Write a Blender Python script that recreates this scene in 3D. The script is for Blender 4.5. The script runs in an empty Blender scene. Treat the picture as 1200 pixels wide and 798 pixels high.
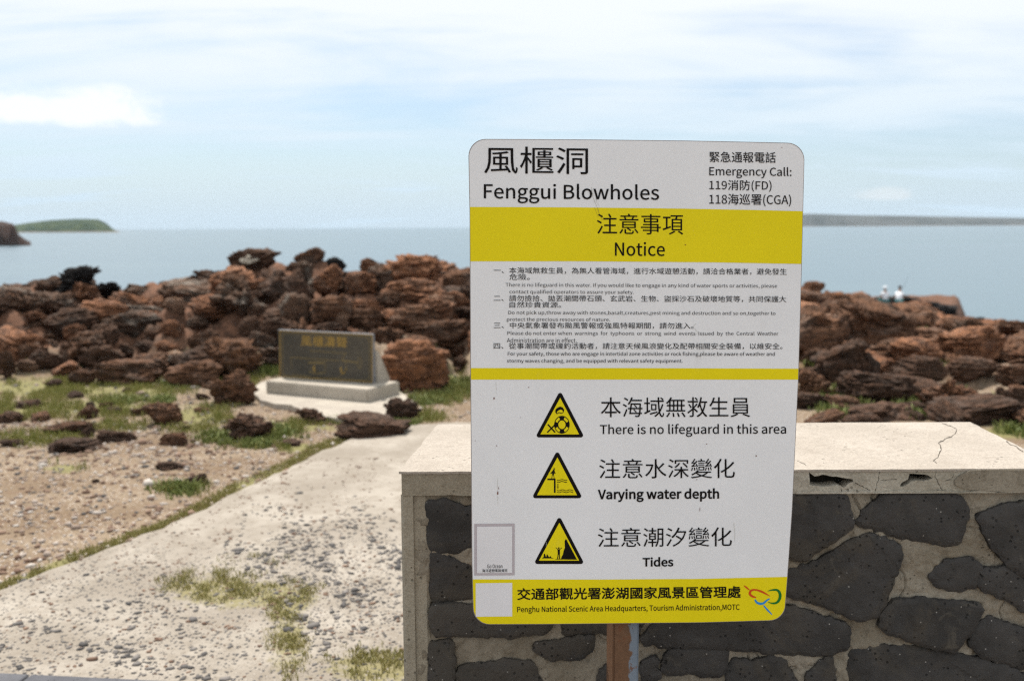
import bpy, bmesh, math, random, os
import numpy as np
from mathutils import Vector, Matrix, noise, geometry

random.seed(7); rng = np.random.default_rng(7)
S = bpy.context.scene
COL = S.collection
R = math.radians

# ------------------------------------------------------------------ camera
F = 1200*35/36; CX, CY = 600.0, 399.0          # the photograph's pixels
EYE = Vector((0, 0, 1.55))
PITCH = math.atan(133.5/F)
CAMROT = Matrix.Rotation(math.pi/2-PITCH, 3, 'X') @ Matrix.Rotation(R(-.3), 3, 'Z')
cd = bpy.data.cameras.new('camera'); cam = bpy.data.objects.new('camera', cd); COL.objects.link(cam)
cd.lens = 35; cd.sensor_width = 36; cd.clip_start = .05; cd.clip_end = 60000
cam.matrix_world = Matrix.Translation(EYE) @ CAMROT.to_4x4()
cd.dof.use_dof = True; cd.dof.focus_distance = 1.83; cd.dof.aperture_fstop = 4.5
S.camera = cam
S.render.resolution_x, S.render.resolution_y = 1024, 680

# ------------------------------------------------------------------ light
SUN_EL, SUN_AZ = 62, -28        # azimuth from +Y (the way the camera looks), negative = left
S.view_settings.view_transform = 'Standard'; S.view_settings.look = 'None'
S.view_settings.gamma = 1; S.view_settings.use_curve_mapping = False
S.view_settings.exposure = 0.76
S.cycles.use_denoising = False; S.cycles.filter_width = 1.3
S.cycles.volume_bounces = 0; S.cycles.max_bounces = 6
W = bpy.data.worlds.new('World'); S.world = W; W.use_nodes = True


class NT:
    """small node-tree writer"""
    def __init__(s, tree): s.t = tree; s.n = tree.nodes; s.l = tree.links
    def add(s, kind, **kw):
        n = s.n.new(kind)
        ins = kw.pop('i', {})
        for k, v in kw.items(): setattr(n, k, v)
        for k, v in ins.items(): s.set(n, k, v)
        return n
    def set(s, n, k, v):
        sock = n.inputs[k]
        if isinstance(v, bpy.types.NodeSocket): s.l.new(v, sock)
        elif isinstance(v, bpy.types.Node): s.l.new(v.outputs[0], sock)
        else:
            if sock.type == 'RGBA' and len(v) == 3: v = (*v, 1)
            sock.default_value = v
    def math(s, op, a, b=0.0, c=0.0, clamp=False):
        return s.add('ShaderNodeMath', operation=op, use_clamp=clamp, i={0: a, 1: b, 2: c}).outputs[0]
    def mix(s, f, a, b, blend='MIX'):
        n = s.add('ShaderNodeMix', data_type='RGBA', blend_type=blend)
        s.set(n, 0, f); s.set(n, 6, a); s.set(n, 7, b)
        return n.outputs[2]
    def step(s, v, lo, hi, a=0.0, b=1.0):
        return s.add('ShaderNodeMapRange', interpolation_type='SMOOTHSTEP', i={0: v, 1: lo, 2: hi, 3: a, 4: b}).outputs[0]
    def noise(s, vec, scale, detail=4, rough=.55, dist=0.0, w=None):
        n = s.add('ShaderNodeTexNoise', i={'Scale': scale, 'Detail': detail, 'Roughness': rough, 'Distortion': dist})
        if vec is not None: s.set(n, 'Vector', vec)
        return n.outputs[0]
    def voro(s, vec, scale, feature='F1', rand=1.0, out=0):
        n = s.add('ShaderNodeTexVoronoi', feature=feature, i={'Scale': scale, 'Randomness': rand})
        s.set(n, 'Vector', vec)
        return n.outputs[out]
    def mapv(s, vec, scale=(1, 1, 1), loc=(0, 0, 0)):
        return s.add('ShaderNodeMapping', i={0: vec, 'Location': loc, 'Scale': scale}).outputs[0]


w = NT(W.node_tree); w.n.clear()
sky = w.add('ShaderNodeTexSky', sky_type='NISHITA')
sky.sun_disc = False; sky.sun_elevation = R(SUN_EL); sky.sun_rotation = R(SUN_AZ)
sky.altitude = 0; sky.air_density = 1.0; sky.dust_density = 1.2; sky.ozone_density = 1.5
tc = w.add('ShaderNodeTexCoord')
sep = w.add('ShaderNodeSeparateXYZ', i={0: tc.outputs['Generated']})
dx, dy, dz = sep.outputs
az = w.math('ARCTAN2', dx, dy); el = w.math('ARCSINE', dz)
den = w.math('ADD', w.math('MAXIMUM', dz, 0.0), .13)
cpos = w.add('ShaderNodeCombineXYZ', i={0: w.math('DIVIDE', dx, den), 1: w.math('DIVIDE', dy, den), 2: 0.0}).outputs[0]
veil = w.noise(w.mapv(cpos, (.42, .75, 1), (3.1, 1.7, 0)), 1.5, 7, .58, .6)
streak = w.noise(w.mapv(cpos, (.25, 1.6, 1), (8.3, .2, 4)), 1.3, 6, .62, .9)
up = w.step(dz, .03, .32)
v = w.math('ADD', w.math('MULTIPLY', veil, .75), w.math('MULTIPLY', streak, .35))
v = w.math('ADD', v, w.math('MULTIPLY', up, .2))
veilmask = w.math('MAXIMUM', w.step(v, .43, .72, .26, 1.0), w.step(dz, .0, .13, .8, .0))
# a low bank of cumulus puffs on the left
def puff(a0, e0, sa, se, seed):
    p = w.add('ShaderNodeCombineXYZ', i={0: w.math('MULTIPLY', az, 1.0), 1: w.math('MULTIPLY', el, 1.6), 2: seed}).outputs[0]
    nn = w.noise(p, 13, 8, .66, .5)
    a = w.math('DIVIDE', w.math('SUBTRACT', az, R(a0)), R(sa))
    e = w.math('DIVIDE', w.math('SUBTRACT', el, R(e0)), R(se))
    e2 = w.math('MULTIPLY', e, w.step(e, -.2, 0, 2.2, 1.0))
    d = w.math('ADD', w.math('POWER', w.math('ABSOLUTE', a), 2.0), w.math('POWER', w.math('ABSOLUTE', e2), 2.0))
    d = w.math('ADD', d, w.math('MULTIPLY', w.math('SUBTRACT', .5, nn), 5.2))
    return w.step(d, .1, 1.5, 1.0, 0.0)
cum = w.math('MAXIMUM', puff(-26.5, 5.9, 5.0, 1.2, 1.0), puff(-21.5, 5.9, 3.2, 1.4, 5.0))
cum = w.math('MAXIMUM', cum, w.math('MULTIPLY', puff(19.6, 1.5, 2.0, .5, 9.0), .5))
m = w.math('MAXIMUM', veilmask, w.math('MULTIPLY', cum, .95))
low = w.step(dz, 0, .22)
ccol = w.mix(low, (4.15, 5.15, 5.95, 1), (5.8, 6.1, 6.35, 1))
ccol = w.mix(cum, ccol, (6.3, 6.45, 6.7, 1))
skyc = w.mix(1.0, sky.outputs[0], (.70, .78, .86, 1), 'MULTIPLY')
fin = w.mix(m, skyc, ccol)
bg = w.add('ShaderNodeBackground', i={0: fin, 1: .097})
w.add('ShaderNodeOutputWorld', i={0: bg})

sl = bpy.data.lights.new('sun', 'SUN'); sl.energy = 3.6; sl.angle = R(.6); sl.color = (1, .95, .88)
sun = bpy.data.objects.new('sun', sl); COL.objects.link(sun)
sd = Vector((math.sin(R(SUN_AZ))*math.cos(R(SUN_EL)), math.cos(R(SUN_AZ))*math.cos(R(SUN_EL)), math.sin(R(SUN_EL))))
sun.rotation_euler = sd.to_track_quat('Z', 'Y').to_euler(); sun.location = (0, 0, 30)

# ------------------------------------------------------------------ helpers
def ray(u, v_):
    return CAMROT @ Vector(((u-CX)/F, -(v_-CY)/F, -1))
def at_z(u, v_, z=0.0):
    d = ray(u, v_); return EYE + d*((z-EYE.z)/d.z)
def at_y(u, v_, y):
    d = ray(u, v_); return EYE + d*(y/d.y)
def on_plane(u, v_, p0, n):
    d = ray(u, v_); return EYE + d*((p0-EYE).dot(n)/d.dot(n))

def tag(o, label=None, cat=None, group=None, kind=None):
    if label: o['label'] = label
    if cat: o['category'] = cat
    if group: o['group'] = group
    if kind: o['kind'] = kind
    return o
def empty(name, loc, label, cat, group=None):
    o = bpy.data.objects.new(name, None); COL.objects.link(o); o.location = loc; o.empty_display_size = .1
    return tag(o, label, cat, group)
def link(name, me, parent=None, loc=(0, 0, 0), rot=None, scale=None):
    o = bpy.data.objects.new(name, me); COL.objects.link(o)
    o.location = loc
    if rot is not None: o.rotation_euler = rot
    if scale is not None: o.scale = scale
    if parent: o.parent = parent
    return o
def mesh(name, vs, fs, mat, smooth=False):
    me = bpy.data.meshes.new(name); me.from_pydata([tuple(p) for p in vs], [], fs)
    me.materials.append(mat); me.update()
    if smooth: me.polygons.foreach_set('use_smooth', [True]*len(me.polygons))
    return me
def bm_mesh(name, bm, mat, smooth=False):
    me = bpy.data.meshes.new(name); bm.to_mesh(me); bm.free(); me.materials.append(mat)
    if smooth: me.polygons.foreach_set('use_smooth', [True]*len(me.polygons))
    return me
def world_part(name, vs, fs, mat, parent, smooth=False):
    """a part given in world coordinates, hung under its thing"""
    o = parent.location if parent else Vector((0, 0, 0))
    return link(name, mesh(name, [Vector(p)-o for p in vs], fs, mat, smooth), parent)
def box_vf(x0, x1, y0, y1, z0, z1):
    v = [(x, y, z) for z in (z0, z1) for y in (y0, y1) for x in (x0, x1)]
    return v, [(0, 2, 3, 1), (4, 5, 7, 6), (0, 1, 5, 4), (2, 6, 7, 3), (0, 4, 6, 2), (1, 3, 7, 5)]
def bevel_box(name, x0, x1, y0, y1, z0, z1, mat, b=.004, seg=2):
    bm = bmesh.new(); v, f = box_vf(x0, x1, y0, y1, z0, z1)
    vv = [bm.verts.new(p) for p in v]; [bm.faces.new([vv[i] for i in q]) for q in f]
    bmesh.ops.recalc_face_normals(bm, faces=bm.faces)
    bmesh.ops.bevel(bm, geom=bm.edges[:], offset=b, segments=seg, affect='EDGES')
    return bm_mesh(name, bm, mat)
def prism(outline, holes, front, back, top_inset=None):
    """outline/holes: 2D loops; front/back map a 2D point to 3D. Returns verts, faces (with walls round every loop)."""
    loops = [outline]+list(holes)
    tris = geometry.tessellate_polygon([[Vector((p[0], p[1], 0)) for p in l] for l in loops])
    flat = [p for l in loops for p in l]; n = len(flat)
    vs = [front(p) for p in flat]+[back(p) for p in flat]
    fs = [tuple(t) for t in tris]+[tuple(i+n for i in reversed(t)) for t in tris]
    k = 0
    for l in loops:
        m_ = len(l)
        for i in range(m_):
            a, b_ = k+i, k+(i+1) % m_; fs.append((a, b_, b_+n, a+n))
        k += m_
    return vs, fs
def fix_normals(me):
    bm = bmesh.new(); bm.from_mesh(me); bmesh.ops.recalc_face_normals(bm, faces=bm.faces); bm.to_mesh(me); bm.free()
def roughen(poly, step, amp, seed=0, closed=True):
    """resample a 2D loop and jitter it"""
    r = random.Random(seed); out = []
    n = len(poly)
    for i in range(n if closed else n-1):
        a, b_ = poly[i], poly[(i+1) % n]
        L = math.hypot(b_[0]-a[0], b_[1]-a[1]); k = max(1, int(L/step))
        for j in range(k):
            t = j/k; nx, ny = -(b_[1]-a[1])/max(L, 1e-9), (b_[0]-a[0])/max(L, 1e-9)
            d = amp*(noise.noise(Vector((a[0]+(b_[0]-a[0])*t, a[1]+(b_[1]-a[1])*t, seed*3.7))*(1/(step*2.2)))*1.5+r.uniform(-.35, .35))
            out.append((a[0]+(b_[0]-a[0])*t+nx*d, a[1]+(b_[1]-a[1])*t+ny*d))
    if not closed: out.append(poly[-1])
    return out
def chaikin(poly, it=1):
    for _ in range(it):
        q = []
        for i in range(len(poly)):
            a, b_ = poly[i], poly[(i+1) % len(poly)]
            q += [(a[0]*.78+b_[0]*.22, a[1]*.78+b_[1]*.22), (a[0]*.22+b_[0]*.78, a[1]*.22+b_[1]*.78)]
        poly = q
    return poly
def chaik(poly, t=.05):
    q = []
    for i in range(len(poly)):
        a, b_ = poly[i], poly[(i+1) % len(poly)]
        q += [(a[0]*(1-t)+b_[0]*t, a[1]*(1-t)+b_[1]*t), (a[0]*t+b_[0]*(1-t), a[1]*t+b_[1]*(1-t))]
    return q
def ribbon(path, wid):
    """2D path to a closed outline; wid a number or one width per point"""
    if not hasattr(wid, '__len__'): wid = [wid]*len(path)
    L, Rr = [], []
    for i, p in enumerate(path):
        a = path[max(0, i-1)]; b_ = path[min(len(path)-1, i+1)]
        d = Vector((b_[0]-a[0], b_[1]-a[1])).normalized(); nn = Vector((-d.y, d.x))*wid[i]/2
        L.append((p[0]+nn.x, p[1]+nn.y)); Rr.append((p[0]-nn.x, p[1]-nn.y))
    return L+Rr[::-1]

# numpy value noise
def _hash(ix, iy, s):
    h = (ix*374761393+iy*668265263+s*982451653) & 0xffffffff
    h = ((h ^ (h >> 13))*1274126177) & 0xffffffff
    return ((h ^ (h >> 16)) & 0xffff)/65535.0
def vnoise(x, y, s=0):
    x = np.asarray(x, float); y = np.asarray(y, float)
    ix = np.floor(x).astype(np.int64); iy = np.floor(y).astype(np.int64)
    fx = x-ix; fy = y-iy; fx = fx*fx*(3-2*fx); fy = fy*fy*(3-2*fy)
    a = _hash(ix, iy, s); b_ = _hash(ix+1, iy, s); c = _hash(ix, iy+1, s); d = _hash(ix+1, iy+1, s)
    return (a*(1-fx)+b_*fx)*(1-fy)+(c*(1-fx)+d*fx)*fy
def fbm(x, y, s=0, o=4):
    t = 0; a = .5
    for k in range(o): t = t+a*vnoise(x*2**k, y*2**k, s+k); a *= .5
    return t/(1-.5**o)

# ------------------------------------------------------------------ materials
def new_mat(name):
    m_ = bpy.data.materials.new(name); m_.use_nodes = True
    t = NT(m_.node_tree); t.n.clear()
    b_ = t.add('ShaderNodeBsdfPrincipled'); o = t.add('ShaderNodeOutputMaterial', i={0: b_})
    b_.inputs['Specular IOR Level'].default_value = .22; t.b = b_; t.o = o; t.tc = t.add('ShaderNodeTexCoord')
    return m_, t
def bump(t, h, strength=.5, dist=.01, prev=None):
    n = t.add('ShaderNodeBump', i={'Strength': strength, 'Distance': dist, 'Height': h})
    if prev is not None: t.set(n, 'Normal', prev)
    return n.outputs[0]

def mat_paint(name, col, rough=.35, var=.04, bump_s=.03):
    m_, t = new_mat(name)
    n1 = t.noise(t.tc.outputs['Object'], 7, 5, .6)
    c = t.mix(t.step(n1, .3, .7), tuple(k*(1-var) for k in col), tuple(min(1, k*(1+var)) for k in col))
    t.set(t.b, 'Base Color', c); t.set(t.b, 'Roughness', rough)
    if bump_s: t.set(t.b, 'Normal', bump(t, t.noise(t.tc.outputs['Object'], 30, 3), bump_s, .002))
    return m_
def mat_print(name, col, rough=.4):
    m_, t = new_mat(name); oc = t.tc.outputs['Object']
    n1 = t.noise(oc, 5, 4, .6)
    c = t.mix(t.step(n1, .35, .7), tuple(k*.96 for k in col), col)
    smear = t.step(t.noise(t.mapv(oc, (1.5, 1, .5)), 9, 6, .7), .6, .82)
    c = t.mix(t.math('MULTIPLY', smear, .22), c, (.42, .40, .34, 1))
    dirt = t.step(t.noise(oc, 160, 2, .5), .75, .80)
    c = t.mix(t.math('MULTIPLY', dirt, t.step(t.noise(oc, 12, 2), .55, .7, 0, .4)), c, (.16, .11, .07, 1))
    t.set(t.b, 'Base Color', c); t.set(t.b, 'Roughness', t.step(n1, .2, .8, rough-.05, rough+.1))
    t.set(t.b, 'Normal', bump(t, t.noise(oc, 14, 3), .04, .002))
    return m_
M = {}
M['white'] = mat_print('sign_white', (.81, .825, .855))
M['yellow'] = mat_print('sign_yellow', (.81, .68, .004))
M['black'] = mat_paint('print_black', (.008, .0065, .0065), .6, 0, 0)
M['greytext'] = mat_paint('print_charcoal', (.022, .019, .020), .6, 0, 0)
for k_ in ('black', 'greytext'): [n_ for n_ in M[k_].node_tree.nodes if n_.type == 'BSDF_PRINCIPLED'][0].inputs['Specular IOR Level'].default_value = .08
M['sticker'] = mat_paint('sticker_lilac_grey', (.47, .43, .46), .45, .03, 0)
M['stickerw'] = mat_paint('sticker_white', (.74, .74, .77), .45, .03, 0)
M['red'] = mat_paint('print_red', (.62, .07, .01), .4, .02, 0)
M['blue'] = mat_paint('print_blue', (.03, .26, .62), .4, .02, 0)
M['green'] = mat_paint('print_green', (.01, .17, .025), .4, .02, 0)
M['alu'] = mat_paint('aluminium_edge', (.30, .27, .26), .4, .1)
M['gold'] = mat_paint('gold_paint', (.30, .19, .05), .45, .1, 0)
M['golddim'] = mat_paint('faded_gold_paint', (.17, .125, .055), .5, .1, 0)

def mat_post():
    m_, t = new_mat('rusty_post_paint'); oc = t.tc.outputs['Object']
    n1 = t.noise(oc, 18, 6, .65, .5); n2 = t.noise(oc, 90, 4, .6)
    rust = t.mix(n2, (.085, .045, .026), (.19, .105, .06))
    paint = t.mix(n1, (.13, .16, .20), (.20, .24, .29))
    sx = t.add('ShaderNodeSeparateXYZ', i={0: oc}).outputs[0]
    k = t.step(t.math('ADD', t.math('MULTIPLY', t.math('SUBTRACT', n1, .5), .05), sx), .006, .010)
    spots = t.step(t.noise(oc, 45, 4, .7), .60, .64)
    c = t.mix(k, rust, paint); c = t.mix(t.math('MULTIPLY', spots, .8), c, (.14, .06, .03, 1))
    t.set(t.b, 'Base Color', c); t.set(t.b, 'Roughness', .6)
    t.set(t.b, 'Normal', bump(t, n2, .4, .002)); return m_
M['post'] = mat_post()

def mat_concrete(name, light, dark, stain, pits=1.0, sc=1.0):
    m_, t = new_mat(name); oc = t.tc.outputs['Object']
    n1 = t.noise(oc, 3.5*sc, 6, .62, .3); n2 = t.noise(oc, 40*sc, 5, .65); n3 = t.noise(oc, 260*sc, 3, .6)
    c = t.mix(t.step(n1, .34, .68), dark, light)
    c = t.mix(t.step(n2, .5, .72, 0, .45), c, stain)
    grain = t.step(n3, .3, .7, .82, 1.1)
    c = t.mix(1.0, c, t.add('ShaderNodeCombineColor', i={0: grain, 1: grain, 2: grain}).outputs[0], 'MULTIPLY')
    pv = t.voro(t.mapv(oc, (1, 1, 1), (.3, .7, .1)), 55*sc)
    pit = t.math('MULTIPLY', t.step(pv, .10, .2, 1, 0), t.step(t.noise(oc, 9*sc, 3), .5, .62))
    c = t.mix(t.math('MULTIPLY', pit, .65*pits), c, tuple(k*.35 for k in stain[:3])+(1,))
    t.set(t.b, 'Base Color', c); t.set(t.b, 'Roughness', .92)
    h = t.math('SUBTRACT', t.math('ADD', t.math('MULTIPLY', n2, 1.2), t.math('MULTIPLY', n3, .4)), pit)
    t.set(t.b, 'Normal', bump(t, h, .75, .006/sc)); return m_
M['cap'] = mat_concrete('pale_concrete', (.425, .375, .32), (.36, .315, .265), (.29, .245, .20))
M['lip'] = mat_concrete('chalky_cap_front', (.47, .435, .365), (.33, .30, .24), (.22, .19, .145))
M['capside'] = mat_concrete('weathered_concrete', (.36, .32, .25), (.27, .235, .175), (.20, .17, .12))
M['mortar'] = mat_concrete('sandy_mortar', (.31, .275, .22), (.21, .18, .135), (.11, .09, .065), 1.0, 1.6)
M['plinth'] = mat_concrete('plinth_concrete', (.45, .40, .335), (.36, .32, .265), (.26, .225, .18), 1, .6)
M['apron'] = mat_concrete('apron_concrete', (.43, .385, .32), (.36, .315, .265), (.27, .23, .19), 1, .6)
M['gap_shade'] = mat_paint('painted_gap_shade', (.02, .016, .012), .95, .2)  # shade inside the cap's gaps, put into the colour
M['paving'] = mat_concrete('grey_paving', (.13, .13, .14), (.09, .09, .10), (.07, .07, .07), 1, 1)

def mat_basalt_stone():
    m_, t = new_mat('dressed_basalt'); oc = t.tc.outputs['Object']
    oi = t.add('ShaderNodeObjectInfo'); vec = t.add('ShaderNodeVectorMath', operation='ADD', i={0: oc}).outputs[0]
    n1 = t.noise(oc, 9, 6, .6, .4); n3 = t.noise(oc, 330, 3, .6)
    c = t.mix(t.step(n1, .3, .7), (.036, .034, .032), (.062, .058, .055))
    dust = t.step(t.noise(oc, 22, 7, .72, .8), .56, .74)
    c = t.mix(t.math('MULTIPLY', dust, .5), c, (.13, .115, .09, 1))
    c = t.mix(t.math('MULTIPLY', t.step(t.noise(oc, 4, 5, .7, 1.0), .5, .62), .45), c, (.085, .072, .055, 1))
    pv = t.voro(oc, 75); pit = t.step(pv, .12, .24, 1, 0)
    pit = t.math('MULTIPLY', pit, t.step(t.noise(oc, 17, 2), .46, .6))
    c = t.mix(t.math('MULTIPLY', pit, .7), c, (.008, .008, .008, 1))
    spk = t.math('MULTIPLY', t.step(t.voro(t.mapv(oc, (1, 1, 1), (5, 3, 1)), 42), .045, .075, 1, 0), .8)
    c = t.mix(spk, c, (.38, .36, .33, 1))
    t.set(t.b, 'Base Color', c); t.set(t.b, 'Roughness', .8)
    h = t.math('SUBTRACT', t.math('ADD', t.math('MULTIPLY', n1, 1.4), t.math('MULTIPLY', n3, .4)), pit)
    t.set(t.b, 'Normal', bump(t, h, .8, .006)); return m_
M['stone'] = mat_basalt_stone()

def mat_rock(name, a, b_, g, gmix, scale=1.0):
    """weathered basalt boulder: rust a, dark b, grey g"""
    m_, t = new_mat(name); oc = t.tc.outputs['Object']
    oi = t.add('ShaderNodeObjectInfo'); rnd = oi.outputs['Random']
    off = t.add('ShaderNodeCombineXYZ', i={0: t.math('MULTIPLY', rnd, 37.0), 1: t.math('MULTIPLY', rnd, 11.0), 2: t.math('MULTIPLY', rnd, 23.0)}).outputs[0]
    p = t.add('ShaderNodeVectorMath', operation='ADD', i={0: oc, 1: off}).outputs[0]
    n1 = t.noise(p, 1.7*scale, 7, .66, .5); n2 = t.noise(t.mapv(p, (1, 1, 2.6)), 5.5*scale, 6, .68, .3); n3 = t.noise(p, 28*scale, 4, .7)
    c = t.mix(t.step(n2, .32, .66), b_, a)
    c = t.mix(t.math('MULTIPLY', t.step(n1, .5, .66), gmix), c, g)
    br = t.math('MULTIPLY', t.step(n3, .3, .7, .62, 1.28), t.step(rnd, 0, 1, .78, 1.2))
    c = t.mix(1.0, c, t.add('ShaderNodeCombineColor', i={0: br, 1: br, 2: br}).outputs[0], 'MULTIPLY')
    pale = t.step(t.noise(t.mapv(p, (1, 1, 1), (4, 4, 4)), 9*scale, 5, .75), .66, .74)
    c = t.mix(t.math('MULTIPLY', pale, .35), c, (.36, .31, .27, 1))
    t.set(t.b, 'Base Color', c); t.set(t.b, 'Roughness', .93)
    pv = t.voro(p, 9*scale, 'DISTANCE_TO_EDGE'); 
    h = t.math('ADD', t.math('ADD', t.math('MULTIPLY', n2, 1.2), t.math('MULTIPLY', n3, .45)), t.step(pv, 0, .10, 0, .25))
    t.set(t.b, 'Normal', bump(t, h, .9, .06/scale)); return m_
M['rust'] = mat_rock('rusty_basalt', (.36, .165, .085), (.10, .050, .031), (.23, .185, .15), .4)
M['brown'] = mat_rock('brown_basalt', (.245, .122, .068), (.068, .038, .025), (.20, .16, .13), .4)
M['dark'] = mat_rock('dark_basalt', (.155, .083, .052), (.046, .029, .020), (.15, .12, .10), .4)
M['grey'] = mat_rock('grey_weathered_basalt', (.19, .105, .066), (.075, .053, .040), (.28, .24, .20), .95)
M['blackrock'] = mat_rock('black_basalt', (.030, .026, .025), (.012, .011, .011), (.05, .045, .042), .4)
M['tan'] = mat_rock('tan_basalt', (.34, .20, .13), (.20, .12, .08), (.30, .25, .21), .4)
M['patch'] = mat_concrete('pale_plaster', (.62, .56, .46), (.50, .44, .35), (.38, .32, .25))

def mat_ground():
    m_, t = new_mat('coastal_soil'); oc = t.tc.outputs['Object']
    g = t.add('ShaderNodeAttribute', attribute_name='grass').outputs['Fac']
    rk = t.add('ShaderNodeAttribute', attribute_name='rocky').outputs['Fac']
    n1 = t.noise(oc, 1.3, 6, .6, .4); n2 = t.noise(oc, 9, 6, .65); n3 = t.noise(oc, 60, 4, .7)
    soil = t.mix(t.step(n1, .35, .65), (.17, .118, .073), (.245, .185, .126))
    soil = t.mix(t.step(n2, .5, .7, 0, .6), soil, (.165, .098, .062, 1))
    # small stones, shells, chips
    vc = t.add('ShaderNodeTexVoronoi', i={'Vector': oc, 'Scale': 55}); 
    chip = t.step(vc.outputs['Distance'], .28, .42, 1, 0)
    hue = t.add('ShaderNodeSeparateColor', i={0: vc.outputs['Color']}).outputs[0]
    ccol = t.mix(t.step(hue, .25, .3), (.075, .06, .055), t.mix(t.step(hue, .62, .68), (.30, .22, .17), (.56, .50, .44)))
    dens = t.step(t.noise(oc, 2.3, 4, .6), .36, .56, .25, 1.0)
    soil = t.mix(t.math('MULTIPLY', chip, t.math('MULTIPLY', dens, .85)), soil, ccol)
    grs = t.mix(t.step(n2, .3, .7), (.13, .135, .04), (.22, .205, .08))
    grs = t.mix(t.step(n3, .45, .7, 0, .6), grs, (.27, .215, .11, 1))
    gm = t.math('MULTIPLY', t.step(t.math('ADD', g, t.math('MULTIPLY', t.math('SUBTRACT', n2, .5), 1.5)), .30, .85), .85)
    c = t.mix(gm, soil, grs)
    rr = t.mix(t.step(n2, .32, .66), (.06, .034, .023), (.20, .10, .06))
    c = t.mix(rk, c, rr)
    t.set(t.b, 'Base Color', c); t.set(t.b, 'Roughness', .95)
    h = t.math('ADD', t.math('MULTIPLY', chip, .8), t.math('ADD', n3, n2))
    t.set(t.b, 'Normal', bump(t, h, .6, .012)); return m_
M['ground'] = mat_ground()

def mat_path():
    m_, t = new_mat('eroded_exposed_aggregate'); oc = t.tc.outputs['Object']
    er = t.add('ShaderNodeAttribute', attribute_name='eroded').outputs['Fac']
    n1 = t.noise(oc, 2.2, 6, .62, .4); n2 = t.noise(oc, 17, 5, .68); n3 = t.noise(oc, 120, 3, .65)
    c = t.mix(t.step(n1, .34, .68), (.25, .215, .175), (.36, .32, .27))
    c = t.mix(t.step(n2, .46, .66, 0, .6), c, (.22, .185, .145, 1))
    ms = t.add('ShaderNodeAttribute', attribute_name='moss').outputs['Fac']
    c = t.mix(t.math('MULTIPLY', t.step(t.math('ADD', ms, t.math('MULTIPLY', t.math('SUBTRACT', n2, .5), 1.4)), .25, .8), .75), c, (.20, .175, .065, 1))
    vc = t.add('ShaderNodeTexVoronoi', i={'Vector': t.mapv(oc, (1, .7, 1)), 'Scale': 62, 'Randomness': 1})
    chip = t.step(vc.outputs['Distance'], .22, .40, 1, 0)
    hue = t.add('ShaderNodeSeparateColor', i={0: vc.outputs['Color']}).outputs[0]
    ccol = t.mix(t.step(hue, .45, .5), (.085, .08, .078), (.33, .29, .245))
    em = t.step(t.math('ADD', er, t.math('MULTIPLY', t.math('SUBTRACT', n2, .5), 1.3)), .3, .7)
    pick = t.step(hue, .84, .86, 1, 0)
    c = t.mix(t.math('MULTIPLY', t.math('MULTIPLY', chip, pick), em), c, ccol)
    t.set(t.b, 'Base Color', c); t.set(t.b, 'Roughness', .95)
    h = t.math('ADD', t.math('MULTIPLY', t.math('MULTIPLY', chip, em), .8), t.math('ADD', n2, t.math('MULTIPLY', n3, .5)))
    t.set(t.b, 'Normal', bump(t, h, .6, .01)); return m_
M['path'] = mat_path()

def mat_vary(name, c1, c2, sc, rough=.9):
    m_, t = new_mat(name)
    geo = t.add('ShaderNodeNewGeometry')
    c = t.mix(geo.outputs['Random Per Island'], c1, c2)
    t.set(t.b, 'Base Color', c); t.set(t.b, 'Roughness', rough)
    return m_
M['pebdark'] = mat_vary('dark_pebble', (.06, .057, .056), (.20, .18, .165), 20)
M['peblight'] = mat_vary('pale_shell_chip', (.25, .18, .14), (.50, .45, .40), 20)
M['pebbrown'] = mat_vary('brown_pebble', (.11, .065, .045), (.27, .18, .13), 20)
M['blade'] = mat_vary('grass_blade', (.13, .155, .028), (.33, .29, .11), 20, .7)
M['dryblade'] = mat_vary('dry_grass_blade', (.19, .185, .05), (.40, .34, .15), 20, .8)
M['leaf'] = mat_vary('weed_leaf', (.09, .125, .03), (.24, .25, .08), 20, .6)

def mat_sea():
    m_, t = new_mat('sea_water'); oc = t.tc.outputs['Object']
    w1 = t.noise(t.mapv(oc, (.35, 1, 1)), .9, 5, .6, .2); w2 = t.noise(t.mapv(oc, (.10, .35, 1)), .35, 5, .6)
    w3 = t.noise(t.mapv(oc, (.004, .014, 1)), 1, 5, .6, .5)
    t.set(t.b, 'Base Color', t.mix(t.step(w3, .35, .65), (.07, .118, .148), (.10, .152, .182)))
    t.set(t.b, 'Roughness', t.step(w3, .3, .7, .22, .34)); t.set(t.b, 'IOR', 1.33); t.set(t.b, 'Specular IOR Level', .5)
    h = t.math('ADD', w1, t.math('MULTIPLY', w2, 2.0))
    t.set(t.b, 'Normal', bump(t, h, .45, .3)); return m_
M['sea'] = mat_sea()
def mat_land(name, a, b_, sc):
    m_, t = new_mat(name); oc = t.tc.outputs['Object']
    n = t.noise(oc, sc, 7, .65, .4); n2 = t.noise(oc, sc*5, 5, .6)
    c = t.mix(t.step(n, .38, .62), a, b_)
    ge = t.add('ShaderNodeNewGeometry'); sz = t.add('ShaderNodeSeparateXYZ', i={0: ge.outputs['Position']}).outputs[2]
    shore = t.step(t.math('ADD', sz, t.math('MULTIPLY', n2, 3.0)), -3.0, -.5, 1, 0)
    c = t.mix(shore, c, (.16, .12, .09, 1))
    t.set(t.b, 'Base Color', c); t.set(t.b, 'Roughness', .95)
    t.set(t.b, 'Normal', bump(t, n2, .8, 4)); return m_
M['greenhill'] = mat_land('green_headland', (.010, .030, .012), (.045, .065, .022), .035)
M['farcoast'] = mat_land('far_coast_scrub', (.045, .052, .05), (.08, .085, .082), .008)
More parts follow.
